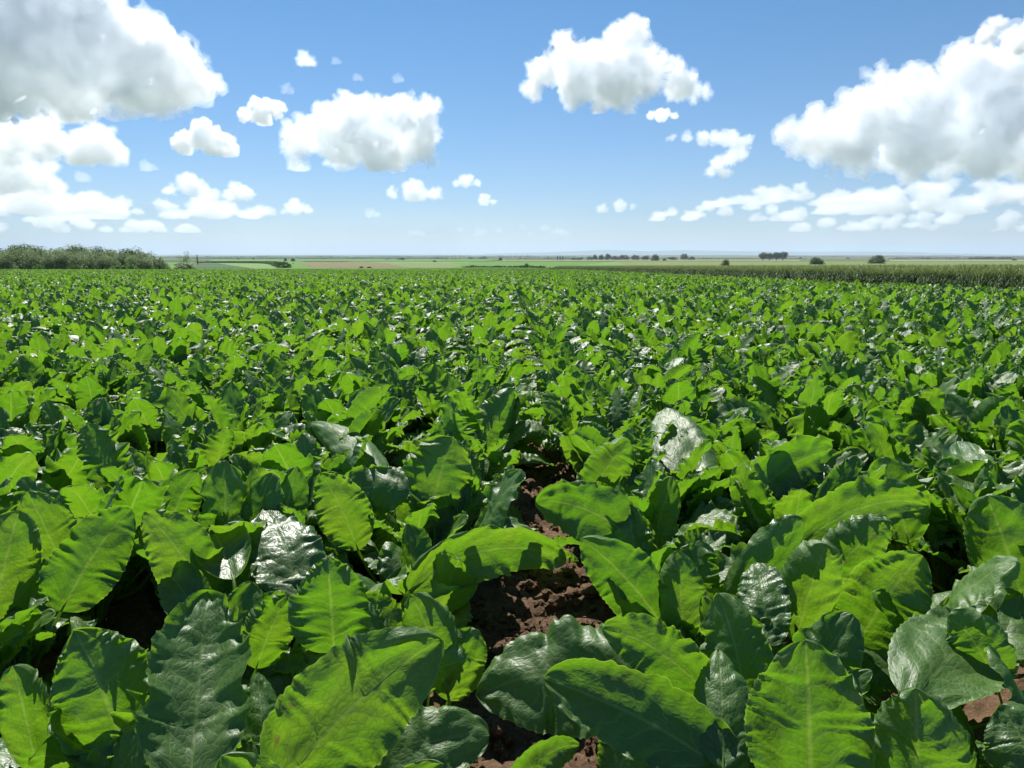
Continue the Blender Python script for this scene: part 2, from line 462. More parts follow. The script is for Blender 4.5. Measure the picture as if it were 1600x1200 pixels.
def rand_leaf_params(kind, rs):
    g = lambda a, b: a + (b - a) * rs.rand()
    if kind == 'young':
        return dict(L=g(.13, .18), W=g(.08, .11), Lp=g(.08, .13), e0=R(g(74, 86)), bp=R(g(0, 12)), bb=R(g(0, 35)), cup=g(.2, .8), ruf=g(.10, .24), twist=R(g(-30, 30)), sway=R(g(-25, 25)))
    if kind == 'upright':
        return dict(L=g(.25, .34), W=g(.125, .19), Lp=g(.14, .20), e0=R(g(68, 84)), bp=R(g(0, 10)), bb=R(g(-5, 50)), cup=g(-.2, .6), ruf=g(.10, .30), twist=R(g(-70, 70)), sway=R(g(-30, 30)))
    if kind == 'arching':
        return dict(L=g(.26, .35), W=g(.13, .19), Lp=g(.15, .21), e0=R(g(60, 74)), bp=R(g(6, 18)), bb=R(g(55, 105)), cup=g(-.35, .4), ruf=g(.12, .32), twist=R(g(-50, 50)), sway=R(g(-35, 35)))
    return dict(L=g(.24, .31), W=g(.13, .19), Lp=g(.15, .21), e0=R(g(32, 50)), bp=R(g(8, 22)), bb=R(g(30, 80)), cup=g(-.3, .5), ruf=g(.12, .30), twist=R(g(-50, 50)), sway=R(g(-30, 30)))

KINDS = {'young': 6, 'upright': 18, 'arching': 14, 'outer': 10}
VAR = {}       # kind -> list of (params, seed, blade mesh, stalk mesh)
rs = np.random.RandomState(11); sd = 100
for kind, cnt in KINDS.items():
    VAR[kind] = []
    for _ in range(cnt):
        sd += 1; p = rand_leaf_params(kind, rs)
        (bv, bq, buv), (sv, sq) = leaf_arrays(seed=sd, **p)
        bme = mesh_np('leaf', bv, bq, buv, attr=np.full(len(bv), rs.rand())); bme.materials.append(M_LEAF)
        sme = mesh_np('petiole', sv, sq); sme.materials.append(M_PET)
        VAR[kind].append((p, sd, bme, sme))

def plant_recipe(rs, size=1.0, ups=.48):
    """list of (kind, variant index, azimuth, tilt, scale)"""
    n = rs.randint(12, 17); a0 = rs.rand() * 6.28; out = []
    for k in range(n):
        f = k / (n - 1)
        kind = 'young' if f < .12 else 'upright' if f < ups else 'arching' if f < .82 else 'outer'
        out.append((kind, rs.randint(KINDS[kind]), a0 + k * 2.39996 + rs.normal() * .25, rs.normal() * .10, size * (0.86 + .3 * rs.rand())))
    return out

# ------------------------------------------------------------------ rows of beets
ROW0, ROWSP, INROW = 0.10, 0.52, 0.19
def in_field(x, y):
    """left of the boundary with the tall cereal"""
    return (x < 15.0 - 0.025 * y) & (y < 142)
rs = np.random.RandomState(21)
pts = []
for k in range(-230, 60):
    x0 = ROW0 + (k + .5) * ROWSP
    y = 0.80 + rs.rand() * .2
    while y < 142:
        far = y > 60
        if abs(x0) < 0.74 * y + 2.2 and rs.rand() > 0.04:
            pts.append((x0 + rs.normal() * .035 + (math.copysign(.05, x0 - ROW0) if k in (-1, 0) and y < 9 else 0), y + rs.normal() * .02))
        y += INROW * (0.8 + .4 * rs.rand()) * (1.15 if far else 1.0)
pts = np.array(pts); pts = pts[in_field(pts[:, 0], pts[:, 1])]
dist = np.hypot(pts[:, 0], pts[:, 1]) + 4.0 * np.clip(np.abs(pts[:, 0]) - (0.70 * pts[:, 1] + .45), 0, None)
order = np.argsort(dist); pts = pts[order]
NEAR = 300
hero, rest = pts[:NEAR], pts[NEAR:]

GROUP = 'beet plants growing in rows'
def unproj(px, py, z):
    """the point at height z above the near ground that shows at px, py"""
    ang = PITCH + math.atan((py - 600) / FPX)
    Yd = (CAM_H - z) / (math.tan(ang) - .0162)
    zz = z - .0162 * Yd
    return np.array([px_x(px, Yd, zz), Yd, zz])
def project(P):
    dy = P[:, 1]; dz = P[:, 2] - CAM_H
    dep = dy * math.cos(PITCH) - dz * math.sin(PITCH); upv = dy * math.sin(PITCH) + dz * math.cos(PITCH)
    return 800 + FPX * P[:, 0] / dep, 600 - FPX * upv / dep

# the large leaves of the front plants: base, tip (column, row), width in px, side that faces the picture, heights, arch, cup, label of the plant
FRONT = [
 (298, 1225, 325, 925, 178, 'up', .24, .42, .03, .25, 'beet plant with a broad dark glossy upright leaf, bottom left'),
 (205, 1200, 115, 985, 200, 'under', .25, .36, .05, .3, 'beet plant with wide pale green lit leaf, bottom left corner'),
 (440, 1225, 690, 1000, 185, 'under', .20, .38, .05, .15, 'beet plant with a big bright backlit leaf leaning right, left of the lower soil patch'),
 (522, 1020, 512, 870, 130, 'under', .26, .40, .03, .3, 'beet plant with bright upright ruffled leaf, behind the big backlit leaf'),
 (700, 1085, 640, 930, 115, 'under', .22, .36, .05, .5, 'beet plant with folded pale leaf at the left side of the soil gap'),
 (1010, 1075, 745, 1085, 185, 'up', .26, .21, .07, -.2, 'beet plant with a wide flat shiny leaf spreading left over the soil gap'),
 (1160, 1225, 850, 1060, 140, 'up', .22, .34, .04, .55, 'beet plant with long diagonal leaf, shiny with bright rolled edge'),
 (1268, 1270, 1258, 1000, 195, 'under', .26, .46, .03, .2, 'beet plant with tall dark shaded leaf upright in front, right of centre'),
 (1432, 1290, 1430, 1075, 200, 'under', .26, .40, .03, .3, 'beet plant with rounded green leaf at the bottom, right of the tall dark leaf'),
 (1425, 1100, 1545, 985, 165, 'up', .27, .30, .05, -.1, 'beet plant with wide glossy leaf with pale veins, bottom right'),
 (1115, 1095, 942, 982, 95, 'under', .27, .38, .05, .2, 'beet plant with smooth bright leaf bending left above the shiny flat leaf'),
 (1045, 990, 908, 842, 112, 'under', .22, .42, .04, .15, 'beet plant with bright leaf leaning left over the soil gap'),
 (1068, 1010, 1058, 860, 98, 'under', .24, .38, .02, .35, 'beet plant with square-topped bright leaf right of the soil gap'),
 (1130, 1200, 1122, 1015, 105, 'up', .25, .36, .05, -.3, 'beet plant with narrow shiny leaf beside the tall dark leaf'),
 (1130, 985, 1252, 808, 78, 'under', .2, .42, .03, .5, 'beet plant with narrow bright leaf rising to the right, right of the gap'),
 (1242, 1005, 1292, 850, 110, 'under', .25, .40, .04, .3, 'beet plant with green backlit leaf above the tall dark leaf'),
 (1288, 915, 1396, 818, 88, 'under', .28, .42, .05, .1, 'beet plant with smooth pointed leaf tipped right, on the right'),
 (1340, 1005, 1442, 868, 135, 'under', .24, .37, .04, .15, 'beet plant with dark triangular leaf leaning right above the glossy veined leaf'),
 (1250, 850, 1450, 790, 95, 'under', .30, .40, .10, -.2, 'beet plant with long arched leaf with glossy crest, right side'),
 (1605, 965, 1540, 775, 140, 'under', .22, .42, .03, .2, 'beet plant with tall bright leaf at the right picture edge'),
 (1010, 865, 838, 785, 105, 'under', .28, .36, .09, -.25, 'beet plant with dark drooping leaf with glossy top, over the gap'),
 (640, 925, 885, 880, 95, 'under', .22, .25, .15, -.1, 'beet plant with long bright leaf arching right across the soil gap'),
 (660, 855, 705, 682, 118, 'under', .2, .43, .03, .2, 'beet plant with tall bright veined leaf, left of the gap'),
 (748, 705, 802, 606, 70, 'under', .25, .44, .02, .2, 'beet plant with bright upright leaf at the far end of the gap'),
 (592, 745, 485, 660, 80, 'up', .3, .38, .07, -.5, 'beet plant with pale folded glossy leaf, left of centre'),
 (640, 770, 530, 775, 95, 'up', .33, .31, .05, -.1, 'beet plant with flat silvery glossy leaf, left of the tall veined leaf'),
 (470, 935, 415, 795, 115, 'up', .24, .37, .06, -.2, 'beet plant with grey-green quilted leaf, left'),
 (365, 905, 325, 825, 100, 'up', .3, .33, .05, .1, 'beet plant with pale yellowish lit leaf, left'),
 (95, 955, 205, 795, 105, 'under', .22, .42, .04, .2, 'beet plant with leaf leaning right over a hollow, left'),
 (335, 945, 225, 800, 105, 'under', .24, .42, .04, .2, 'beet plant with leaf leaning left over a hollow, left'),
 (-15, 1000, 30, 798, 125, 'under', .2, .42, .03, .3, 'beet plant with tall bright leaf at the left picture edge'),
 (105, 905, 42, 768, 92, 'under', .25, .43, .03, .3, 'beet plant with bright leaf behind the left edge leaf'),
 (1078, 775, 1040, 638, 115, 'up', .25, .44, .04, .15, 'beet plant with dark veined upright leaf, right of the gap'),
 (1160, 795, 1300, 702, 80, 'under', .25, .40, .08, -.1, 'beet plant with bright arched leaf, upper right'),
 (530, 1245, 765, 1150, 130, 'up', .16, .22, .07, -.3, 'beet plant with low wavy grey-green leaf under the lower soil patch'),
 (1640, 1270, 1560, 1105, 130, 'up', .2, .3, .05, -.2, 'beet plant with puckered glossy leaf in the bottom right corner'),
  (700, 1095, 748, 985, 78, 'under', .16, .30, .03, .4, 'beet plant with small bright leaf on the left rim of the soil gap'),
 (640, 1090, 735, 1035, 75, 'under', .18, .26, .05, .3, 'beet plant with low bright leaf between the two soil patches'),
 (330, 1015, 262, 895, 82, 'up', .20, .30, .05, .1, 'beet plant with bluish pale leaf beside the dark hollow at left'),
 (400, 1045, 452, 930, 82, 'under', .18, .33, .03, .4, 'beet plant with narrow shaded leaf right of the dark upright leaf'),
 (418, 1230, 402, 1050, 80, 'up', .18, .30, .04, -.4, 'beet plant with narrow quilted leaf beside the dark upright leaf'),
 (60, 1210, 20, 1040, 95, 'under', .2, .34, .03, .4, 'beet plant with folded bright leaf in the bottom left corner'),
 (960, 1235, 1010, 1120, 105, 'up', .2, .27, .06, -.3, 'beet plant with puckered silvery leaf at bottom centre right'),
 (800, 1235, 905, 1165, 70, 'under', .14, .18, .05, -.2, 'beet plant with low bright ruffled leaf over the bottom soil patch'),
 (1560, 1080, 1480, 965, 95, 'under', .24, .36, .05, .2, 'beet plant with pale upright leaf behind the wide glossy leaf'),
 (1200, 1010, 1180, 880, 85, 'up', .24, .35, .05, -.3, 'beet plant with dark rounded leaf above the narrow shiny leaf'),
 (920, 780, 985, 690, 80, 'under', .26, .40, .05, .2, 'beet plant with short bright leaf beside the dark veined leaf'),
 (1420, 850, 1375, 715, 90, 'under', .24, .42, .04, .3, 'beet plant with tall bright leaf behind the long arched leaf'),
 (1530, 820, 1495, 690, 80, 'up', .26, .40, .05, .2, 'beet plant with dark leaf catching light, upper right'),
 (250, 860, 310, 735, 90, 'under', .24, .40, .05, .2, 'beet plant with bright leaf leaning right, left of centre'),
 (560, 860, 500, 740, 85, 'under', .24, .38, .05, .2, 'beet plant with bright leaf under the flat silvery leaf'),
]
GAPS = [(850, 930, 100, 80), (670, 1118, 68, 34), (850, 1180, 95, 30), (845, 720, 26, 90), (215, 960, 72, 42), (1330, 920, 34, 45), (1535, 1110, 32, 48), (245, 700, 18, 16), (1430, 900, 30, 40)]

def lean_to_light(sp):
    """tilt a leaf seen from below until its upper face looks into the sun"""
    bx, by, tx, ty, wpx, face, zb, zt, arch, cup, lab = sp
    if face != 'under': return sp
    for _ in range(12):
        B = unproj(bx, by, zb); Tp = unproj(tx, ty, zt); d = (Tp - B) / np.linalg.norm(Tp - B)
        view = np.array([0, 0, CAM_H]) - (B + Tp) / 2; view /= np.linalg.norm(view)
        n = -(view - .35 * np.array([0, 0, 1.])); n -= d * (n @ d); n /= np.linalg.norm(n)
        if n @ np.array(to_sun) > .32: break
        zb = max(.12, zb - .015); zt = min(.52, zt + .015)
    return (bx, by, tx, ty, wpx, face, zb, zt, arch, cup, lab)
FRONT = [lean_to_light(sp) for sp in FRONT]

def bez(a, b, c, n):
    t = np.linspace(0, 1, n)[:, None]; return a * (1 - t) ** 2 + 2 * b * t * (1 - t) + c * t ** 2
def front_leaf(spec, crown, seed):
    bx, by, tx, ty, wpx, face, zb, zt, arch, cup, _ = spec
    B = unproj(bx, by, zb); Tp = unproj(tx, ty, zt)
    up = np.array([0, 0, 1.]); view = np.array([0, 0, CAM_H]) - (B + Tp) / 2; view /= np.linalg.norm(view)
    C = (B + Tp) / 2 + up * arch + (view * (-.02 if face == 'up' else .02))
    d0 = (C - B) / np.linalg.norm(C - B)
    Cp = B - d0 * np.linalg.norm(B - crown) * .45
    pet = bez(crown, Cp, B, 24); bl = bez(B, C, Tp, 50)
    cen = np.concatenate([pet[:-1], bl]); seg = np.linalg.norm(np.diff(cen, axis=0), axis=1); acc = np.concatenate([[0], np.cumsum(seg)])
    s_ = acc / acc[-1]; tan = np.gradient(cen, s_, axis=0); tan /= np.linalg.norm(tan, axis=1)[:, None]
    tp = s_[23]; L = acc[-1] - acc[23]
    ref = (view + .35 * up) if face == 'up' else -(view - .35 * up)
    side = np.cross(tan, ref); side /= np.linalg.norm(side, axis=1)[:, None]
    dep = Tp[1] * .5 + B[1] * .5
    W = wpx * 1.0 * (dep * math.cos(PITCH) + (CAM_H - zb) * math.sin(PITCH)) / FPX
    return leaf_on_curve(s_, cen - crown, tan, side, 0 * s_, tp, L, W, cup + .3 * math.sin(seed * 1.7), .12 if face == 'up' else .20, seed, waist=.22 if seed == 9000 else 0.0)

front_owner = {}
hero_xy = np.array(hero)
for i, sp in enumerate(FRONT):
    B = unproj(sp[0], sp[1], sp[6]); Tp = unproj(sp[2], sp[3], sp[7])
    d = (B - Tp)[:2]; d = d / (np.linalg.norm(d) + 1e-6)
    want = B[:2] + d * .07
    if sp[5] == 'under': want = want + [0, .05]
    dd = np.hypot(hero_xy[:, 0] - want[0], hero_xy[:, 1] - want[1]) + np.array([.12 * len(front_owner.get(k, [])) for k in range(len(hero_xy))])
    front_owner.setdefault(int(np.argmin(dd)), []).append(i)

ORD = ['', 'second ', 'third ', 'fourth ', 'fifth ', 'sixth ', 'seventh ', 'eighth ', 'ninth ', 'tenth ']
def row_label(x, y):
    k = int(round((x - ROW0) / ROWSP - .5)); side_ = 'right' if k >= 0 else 'left'; n_ = k if k >= 0 else -k - 1
    where = 'at the front' if y < 1.9 else 'behind the front leaves' if y < 3.2 else 'a few steps in' if y < 5 else 'far in'
    return 'beet plant, %srow %s of the soil gap, %s' % (ORD[n_] if n_ < 10 else 'far ', side_, where)

SUNV = np.array(to_sun)
_s1 = np.cross(SUNV, [0, 0, 1.]); _s1 /= np.linalg.norm(_s1); _s2 = np.cross(SUNV, _s1)
front_geo = {}
for k_, L_ in front_owner.items():
    x_, y_ = hero[k_]
    for i_ in L_:
        front_geo[i_] = (front_leaf(FRONT[i_], np.array([x_, y_, float(terr(y_))]), 9000 + i_), np.array([x_, y_, float(terr(y_))]))
HS = []
for i_ in range(len(FRONT)):
    (b_, st_), cr_ = front_geo[i_]
    HS.append((b_[0] + cr_)[::61])
for g_ in GAPS[:3]:
    HS.append(np.array([unproj(g_[0] + g_[2] * a_, g_[1] + g_[3] * c_, .03) for a_ in (-.7, -.25, .25, .7) for c_ in (-.6, 0, .6)]))
HID = np.concatenate([np.full(len(h), i) for i, h in enumerate(HS)]); HS = np.concatenate(HS)
HPX = np.stack(project(HS), 1); HD = np.linalg.norm(HS - [0, 0, CAM_H], axis=1)
HSUN = np.stack([HS @ _s1, HS @ _s2], 1); HT = HS @ SUNV
HN = np.bincount(HID)
def hides_front(P):
    """would this leaf stand before, or shade, one of the big front leaves or the bare soil?"""
    px = np.stack(project(P), 1); d = np.linalg.norm(P - [0, 0, CAM_H], axis=1)
    m = ((np.abs(px[:, None] - HPX[None]).max(2) < 20) & (d[:, None] < HD[None] - .01)).any(0)
    if (np.bincount(HID[m], minlength=len(HN)) / HN).max() > .42: return True
    su = np.stack([P @ _s1, P @ _s2], 1)
    m = ((np.abs(su[:, None] - HSUN[None]).max(2) < .016) & ((P @ SUNV)[:, None] > HT[None] + .02)).any(0)
    return (np.bincount(HID[m], minlength=len(HN)) / HN).max() > .30

gap_depth = [unproj(g[0], g[1] + g[3] * .5, 0.02)[1] for g in GAPS]
def in_gap(P):
    px, py = project(P)
    for g, gy in zip(GAPS, gap_depth):
        m = (((px - g[0]) / g[2]) ** 2 + ((py - g[1]) / g[3]) ** 2 < 1) & (P[:, 1] < gy + .15)
        if m.mean() > .07: return True
    return False
def make_plant(idx, x, y, rs):
    root = bpy.data.objects.new('beet_plant', None); COL.objects.link(root)
    z0 = float(terr(y)); root.location = (x, y, z0); root.empty_display_size = .1
    spec = front_owner.get(idx, [])
    rec = plant_recipe(rs, (0.76 + .30 * rs.rand()) * (0.78 if y < 1.6 else .92 if y < 2.6 else 1.0 if y < 4.5 else .93))
    if y < 2.0: rec = [r for k, r in enumerate(rec) if k % 3] if y < 1.35 else rec
    if y < 4.5: rec = rec + [('upright', rs.randint(KINDS['upright']), rs.rand() * 6.28, rs.normal() * .1, (.78 if y < 1.6 else .95) * (.85 + .3 * rs.rand())) for _ in range(5)]
    if spec and y < 2.0: rec = [r for k, r in enumerate(rec) if k % 5 not in (1, 3)]
    for kind, vi, az, tilt, sc in rec:
        p, s_, bme, sme = VAR[kind][vi]
        rot = Euler((tilt, rs.normal() * .12, az)); loc = Vector((-.012 * math.sin(az), .012 * math.cos(az), -.01))
        if y < 6:
            P = VARP[kind][vi] @ (np.array(rot.to_matrix()).T * sc) + np.array(loc) + [x, y, z0]
            if in_gap(P) or (y < 4.2 and hides_front(P)): continue
            if y < 1.2 and P[:, 1].min() < .45: continue
        o = bpy.data.objects.new('leaf', bme); COL.objects.link(o)
        o.parent = root; o.rotation_euler = rot; o.scale = (sc,) * 3; o.location = loc
        q = bpy.data.objects.new('petiole', sme); COL.objects.link(q); q.parent = o
    for i in spec:
        (bv, bq, buv), (sv, sq) = front_geo[i][0]
        bme = mesh_np('leaf', bv, bq, buv, attr=np.full(len(bv), rs.rand())); bme.materials.append(M_LEAF)
        sme = mesh_np('petiole', sv, sq); sme.materials.append(M_PET)
        o = put('leaf', bme, parent=root); put('petiole', sme, parent=o)
    tag(root, FRONT[spec[0]][-1] if spec else row_label(x, y), 'beet plant', GROUP)
    return root
VARP = {k: [np.array([v.co[:] for v in m[2].vertices])[::13] for m in L] for k, L in VAR.items()}
rs = np.random.RandomState(33)
for i, (x, y) in enumerate(hero):
    make_plant(i, x, y, rs)

rs = np.random.RandomState(222); side_pts = []
for k in range(-300, 60):
    x0 = ROW0 + (k + .5) * ROWSP; y = 1.0 + rs.rand() * .2
    while y < 142:
        if .74 * y + 2.2 <= abs(x0) < 1.05 * y + 3.5: side_pts.append((x0 + rs.normal() * .04, y))
        y += INROW * (.8 + .4 * rs.rand()) * (1.15 if y < 40 else 1.6)
side_pts = np.array(side_pts); side_pts = side_pts[in_field(side_pts[:, 0], side_pts[:, 1])]
rest = np.concatenate([rest, side_pts])
# ---- the rest of the field: one mass of instanced plants
def joined_plant(name, rs, nu, nv, stalk):
    V = []; F = []; UV = []; A = []; MI = []; n = 0
    for kind, vi, az, tilt, sc in plant_recipe(rs, 1.0, .40):
        p, s_, _, _ = VAR[kind][vi]
        (bv, bq, buv), (sv, sq) = leaf_arrays(seed=s_, nu=nu, nv=nv, **p)
        m = np.array(Euler((tilt, rs.normal() * .12, az)).to_matrix()) * sc
        V.append(bv @ m.T); F.append(bq + n); UV.append(buv); A.append(np.full(len(bv), rs.rand())); MI.append(np.zeros(len(bq))); n += len(bv)
        if stalk:
            V.append(sv @ m.T); F.append(sq + n); UV.append(np.zeros((len(sv), 2))); A.append(np.full(len(sv), .5)); MI.append(np.ones(len(sq))); n += len(sv)
    me = mesh_np(name, np.concatenate(V), np.concatenate(F), np.concatenate(UV), attr=np.concatenate(A), mats=np.concatenate(MI))
    me.materials.append(M_LEAF); me.materials.append(M_PET)
    return bpy.data.objects.new(name, me)

def scatter(name, protos, P, rot, scl, vid, mats):
    """one object whose points carry instanced copies of the prototypes"""
    me = bpy.data.meshes.new(name); P = np.asarray(P, np.float32)
    me.vertices.add(len(P)); me.vertices.foreach_set('co', P.ravel())
    for nm, typ, val in (('rot', 'FLOAT_VECTOR', rot), ('scl', 'FLOAT', scl), ('vid', 'INT', vid)):
        a = me.attributes.new(nm, typ, 'POINT')
        a.data.foreach_set('vector' if typ == 'FLOAT_VECTOR' else 'value', np.asarray(val, np.int32 if typ == 'INT' else np.float32).ravel())
    o = put(name, me)
    g = bpy.data.node_groups.new(name + '_scatter', 'GeometryNodeTree')
    g.interface.new_socket('Geometry', in_out='INPUT', socket_type='NodeSocketGeometry')
    g.interface.new_socket('Geometry', in_out='OUTPUT', socket_type='NodeSocketGeometry')
    N = g.nodes.new; gi = N('NodeGroupInput'); go = N('NodeGroupOutput'); L = g.links.new
    ins = N('GeometryNodeInstanceOnPoints'); jn = N('GeometryNodeJoinGeometry')
    for pr in reversed(protos):
        ob = N('GeometryNodeObjectInfo'); ob.inputs['Object'].default_value = pr; ob.inputs['As Instance'].default_value = True
        L(ob.outputs['Geometry'], jn.inputs[0])
    def att(nm, typ):
        a = N('GeometryNodeInputNamedAttribute'); a.data_type = typ; a.inputs[0].default_value = nm; return a.outputs['Attribute']
    L(gi.outputs[0], ins.inputs['Points']); L(jn.outputs[0], ins.inputs['Instance'])
    ins.inputs['Pick Instance'].default_value = True
    L(att('vid', 'INT'), ins.inputs['Instance Index'])
    L(att('rot', 'FLOAT_VECTOR'), ins.inputs['Rotation'])
    L(att('scl', 'FLOAT'), ins.inputs['Scale'])
    L(ins.outputs[0], go.inputs[0])
    md = o.modifiers.new('scatter', 'NODES'); md.node_group = g
    return o

rs = np.random.RandomState(44)
p_mid = [joined_plant('beet_mid', rs, 11, 33, True) for _ in range(10)]
p_far = [joined_plant('beet_far', rs, 7, 13, False) for _ in range(10)]
def scatter_beets(name, protos, sub, grow, label):
    n = len(sub); P = np.column_stack([sub, terr(sub[:, 1]) - .01])
    rot = np.column_stack([rs.normal(size=n) * .07, rs.normal(size=n) * .07, rs.rand(n) * 6.28])
    o = scatter(name, protos, P, rot, grow * (0.74 + .46 * rs.rand(n)), rs.randint(0, len(protos), n), None)
    return tag(o, label, 'crop', kind='stuff')
mid = rest[:, 1] < 24
scatter_beets('beet_rows', p_mid, rest[mid], 0.87, 'dense beet rows continuing behind the nearest plants')
scatter_beets('beet_field', p_far, rest[~mid], 0.80, 'beet crop stretching as a green mass to the field edge')

# ------------------------------------------------------------------ tall cereal on the right
def tuft(name, rs):
    V = []; F = []; MI = []; n = 0
    for k in range(16):
        bx, by = rs.normal(size=2) * .10; h = .78 + .22 * rs.rand(); lean = rs.normal(size=2) * .05
        def strip(p0, p1, p2, w, mi):
            nonlocal n
            a = rs.rand() * 3.14; d = np.array([math.cos(a), math.sin(a), 0]) * w
            pts_ = [p0 - d, p0 + d, p1 - d * .9, p1 + d * .9, p2 - d * .3, p2 + d * .3]
            V.extend(pts_); F.extend([[n, n + 1, n + 3, n + 2], [n + 2, n + 3, n + 5, n + 4]]); MI.extend([mi, mi]); n += 6
        b = np.array([bx, by, 0.]); t = np.array([bx + lean[0], by + lean[1], h])
        strip(b, (b + t) / 2, t, .004, 0)
        strip(t, t + [lean[0] * .5, lean[1] * .5, .05], t + [lean[0] * 1.2, lean[1] * 1.2, .10], .011, 1)
        for q in range(4):
            z = h * (.15 + .6 * rs.rand()); a = rs.rand() * 6.28; r = .10 + .10 * rs.rand()
            p = b + (t - b) * (z / h); dd = np.array([math.cos(a), math.sin(a), 0])
            strip(p, p + dd * r * .5 + [0, 0, .10], p + dd * r + [0, 0, .02 - .1 * rs.rand()], .012, 0)
    me = mesh_np(name, np.array(V), np.array(F), mats=MI)
    return me
M_STALK = simple_plant('cereal_leaf', (0.036, 0.074, 0.026), (0.065, 0.11, 0.04), (0.10, 0.19, 0.04), .25, .6)
M_EAR = simple_plant('cereal_ear', (0.20, 0.26, 0.09), (0.31, 0.34, 0.14), (0.32, 0.40, 0.12), .25, .7)
rs = np.random.RandomState(55)
tufts = []
for k in range(6):
    me = tuft('cereal_tuft', rs); me.materials.append(M_STALK); me.materials.append(M_EAR); tufts.append(bpy.data.objects.new('cereal_tuft', me))
def edge_x(y): return 15.0 - 0.025 * y + .25
Pc = []
for _ in range(16000):                       # the dense margin
    y = 12 + 130 * rs.rand() ** 1.5; Pc.append((edge_x(y) + 5.0 * rs.rand() ** 1.6 * (1 + y / 60), y))
for _ in range(22000):
    y = 16 + 190 * rs.rand() ** 1.3; Pc.append((edge_x(y) + (0.9 * y + 6) * rs.rand(), y))
for _ in range(6000):                        # far end of the beet field, beyond the corner
    y = 143 + 60 * rs.rand(); Pc.append((11.5 + 30 * rs.rand(), y))
Pc = np.array(Pc); n = len(Pc)
wheat = scatter('cereal_field', tufts, np.column_stack([Pc, terr(Pc[:, 1])]), np.column_stack([rs.normal(size=n) * .06, rs.normal(size=n) * .06, rs.rand(n) * 6.28]),
                0.76 + .24 * rs.rand(n), rs.randint(0, 6, n), None)
tag(wheat, 'tall cereal crop with dark green edge and pale ears at right', 'cereal crop', kind='stuff')
# the lower storey of the crop, a closed surface a little under the ears
yy = np.concatenate([np.arange(14, 60, 2.0), geo_list(60, 260, 40)]); kk = np.linspace(0, 1, 24)
X = edge_x(yy)[:, None] + 1.2 + kk[None, :] ** 1.5 * (1.1 * yy[:, None] + 20); Y = np.repeat(yy[:, None], 24, 1)
P = np.stack([X, Y, terr(Y) + .56], -1).reshape(-1, 3); P[:, 2] += .06 * fbm(P * .7, 3)
cs = put('cereal_understorey', mesh_np('cereal_understorey', P, grid_quads(24, len(yy))), field_material('cereal_top', (0.12, 0.17, 0.05), (0.19, 0.22, 0.08), (.3, .05)))
cs['kind'] = 'structure'

# ------------------------------------------------------------------ fields beyond
lvl = [0]
def patch(name, mat, top, bottom, label=None, n=14):
    """a crop field laid on the terrain; top / bottom = (x left, x right, row)"""
    lvl[0] += 1
    V = []
    ym = [bottom[2] + (top[2] - bottom[2]) * k / (n - 1) for k in range(n)]
    for k, r in enumerate(ym):
        f = k / (n - 1); xl = bottom[0] + (top[0] - bottom[0]) * f; xr = bottom[1] + (top[1] - bottom[1]) * f
        for j in range(n):
            p = at(xl + (xr - xl) * j / (n - 1), r); V.append((p.x, p.y, p.z + .10 + .02 * lvl[0] + .0003 * p.y))
    o = put(name, mesh_np(name, V, grid_quads(n, n)), mat)
    o['kind'] = 'structure'
    return o
F_LIGHT = field_material('pale_green_crop', (0.10, 0.19, 0.045), (0.15, 0.24, 0.065), (.01, .06))
F_GREEN = field_material('green_crop', (0.065, 0.16, 0.02), (0.10, 0.20, 0.03), (.01, .05))
F_DARK = field_material('dark_crop', (0.03, 0.07, 0.02), (0.05, 0.10, 0.03), (.01, .05))
F_BROWN = field_material('tilled_brown', (0.118, 0.110, 0.045), (0.165, 0.142, 0.065), (.005, .03))
F_OLIVE = field_material('ripening_crop', (0.10, 0.155, 0.04), (0.165, 0.20, 0.065), (.008, .05))
F_TAN = field_material('pale_stubble', (0.22, 0.21, 0.11), (0.28, 0.26, 0.15), (.006, .03))
patch('meadow', F_GREEN, (-400, 2000, 410.5), (-400, 2000, 424))
patch('dark_field', F_DARK, (300, 400, 411), (300, 470, 421))
patch('pale_green_field', F_LIGHT, (338, 425, 411.6), (398, 440, 421))
patch('grassy_slope', F_GREEN, (425, 470, 408), (430, 520, 421.5))
patch('brown_field', F_BROWN, (462, 600, 409.6), (490, 680, 420))
patch('pale_strip_field', F_LIGHT, (540, 760, 409.2), (600, 760, 411.5))
patch('olive_field', F_OLIVE, (600, 700, 411.5), (640, 790, 420.5))
patch('green_field', F_GREEN, (735, 960, 409.5), (700, 1010, 421.5))
patch('bright_green_field', F_LIGHT, (960, 1000, 409.5), (860, 1040, 421.0))
patch('olive_field', F_OLIVE, (960, 2100, 409.0), (1000, 2100, 423))
patch('stubble_strip', F_TAN, (780, 1250, 406.6), (780, 1250, 408.0))
patch('stubble_strip', F_TAN, (1390, 1900, 406.2), (1390, 1900, 408.5))
patch('dark_strip', F_DARK, (1220, 2100, 408.2), (1100, 2100, 409.0))
patch('plain_meadow', F_GREEN, (330, 800, 405.6), (330, 760, 408.8))

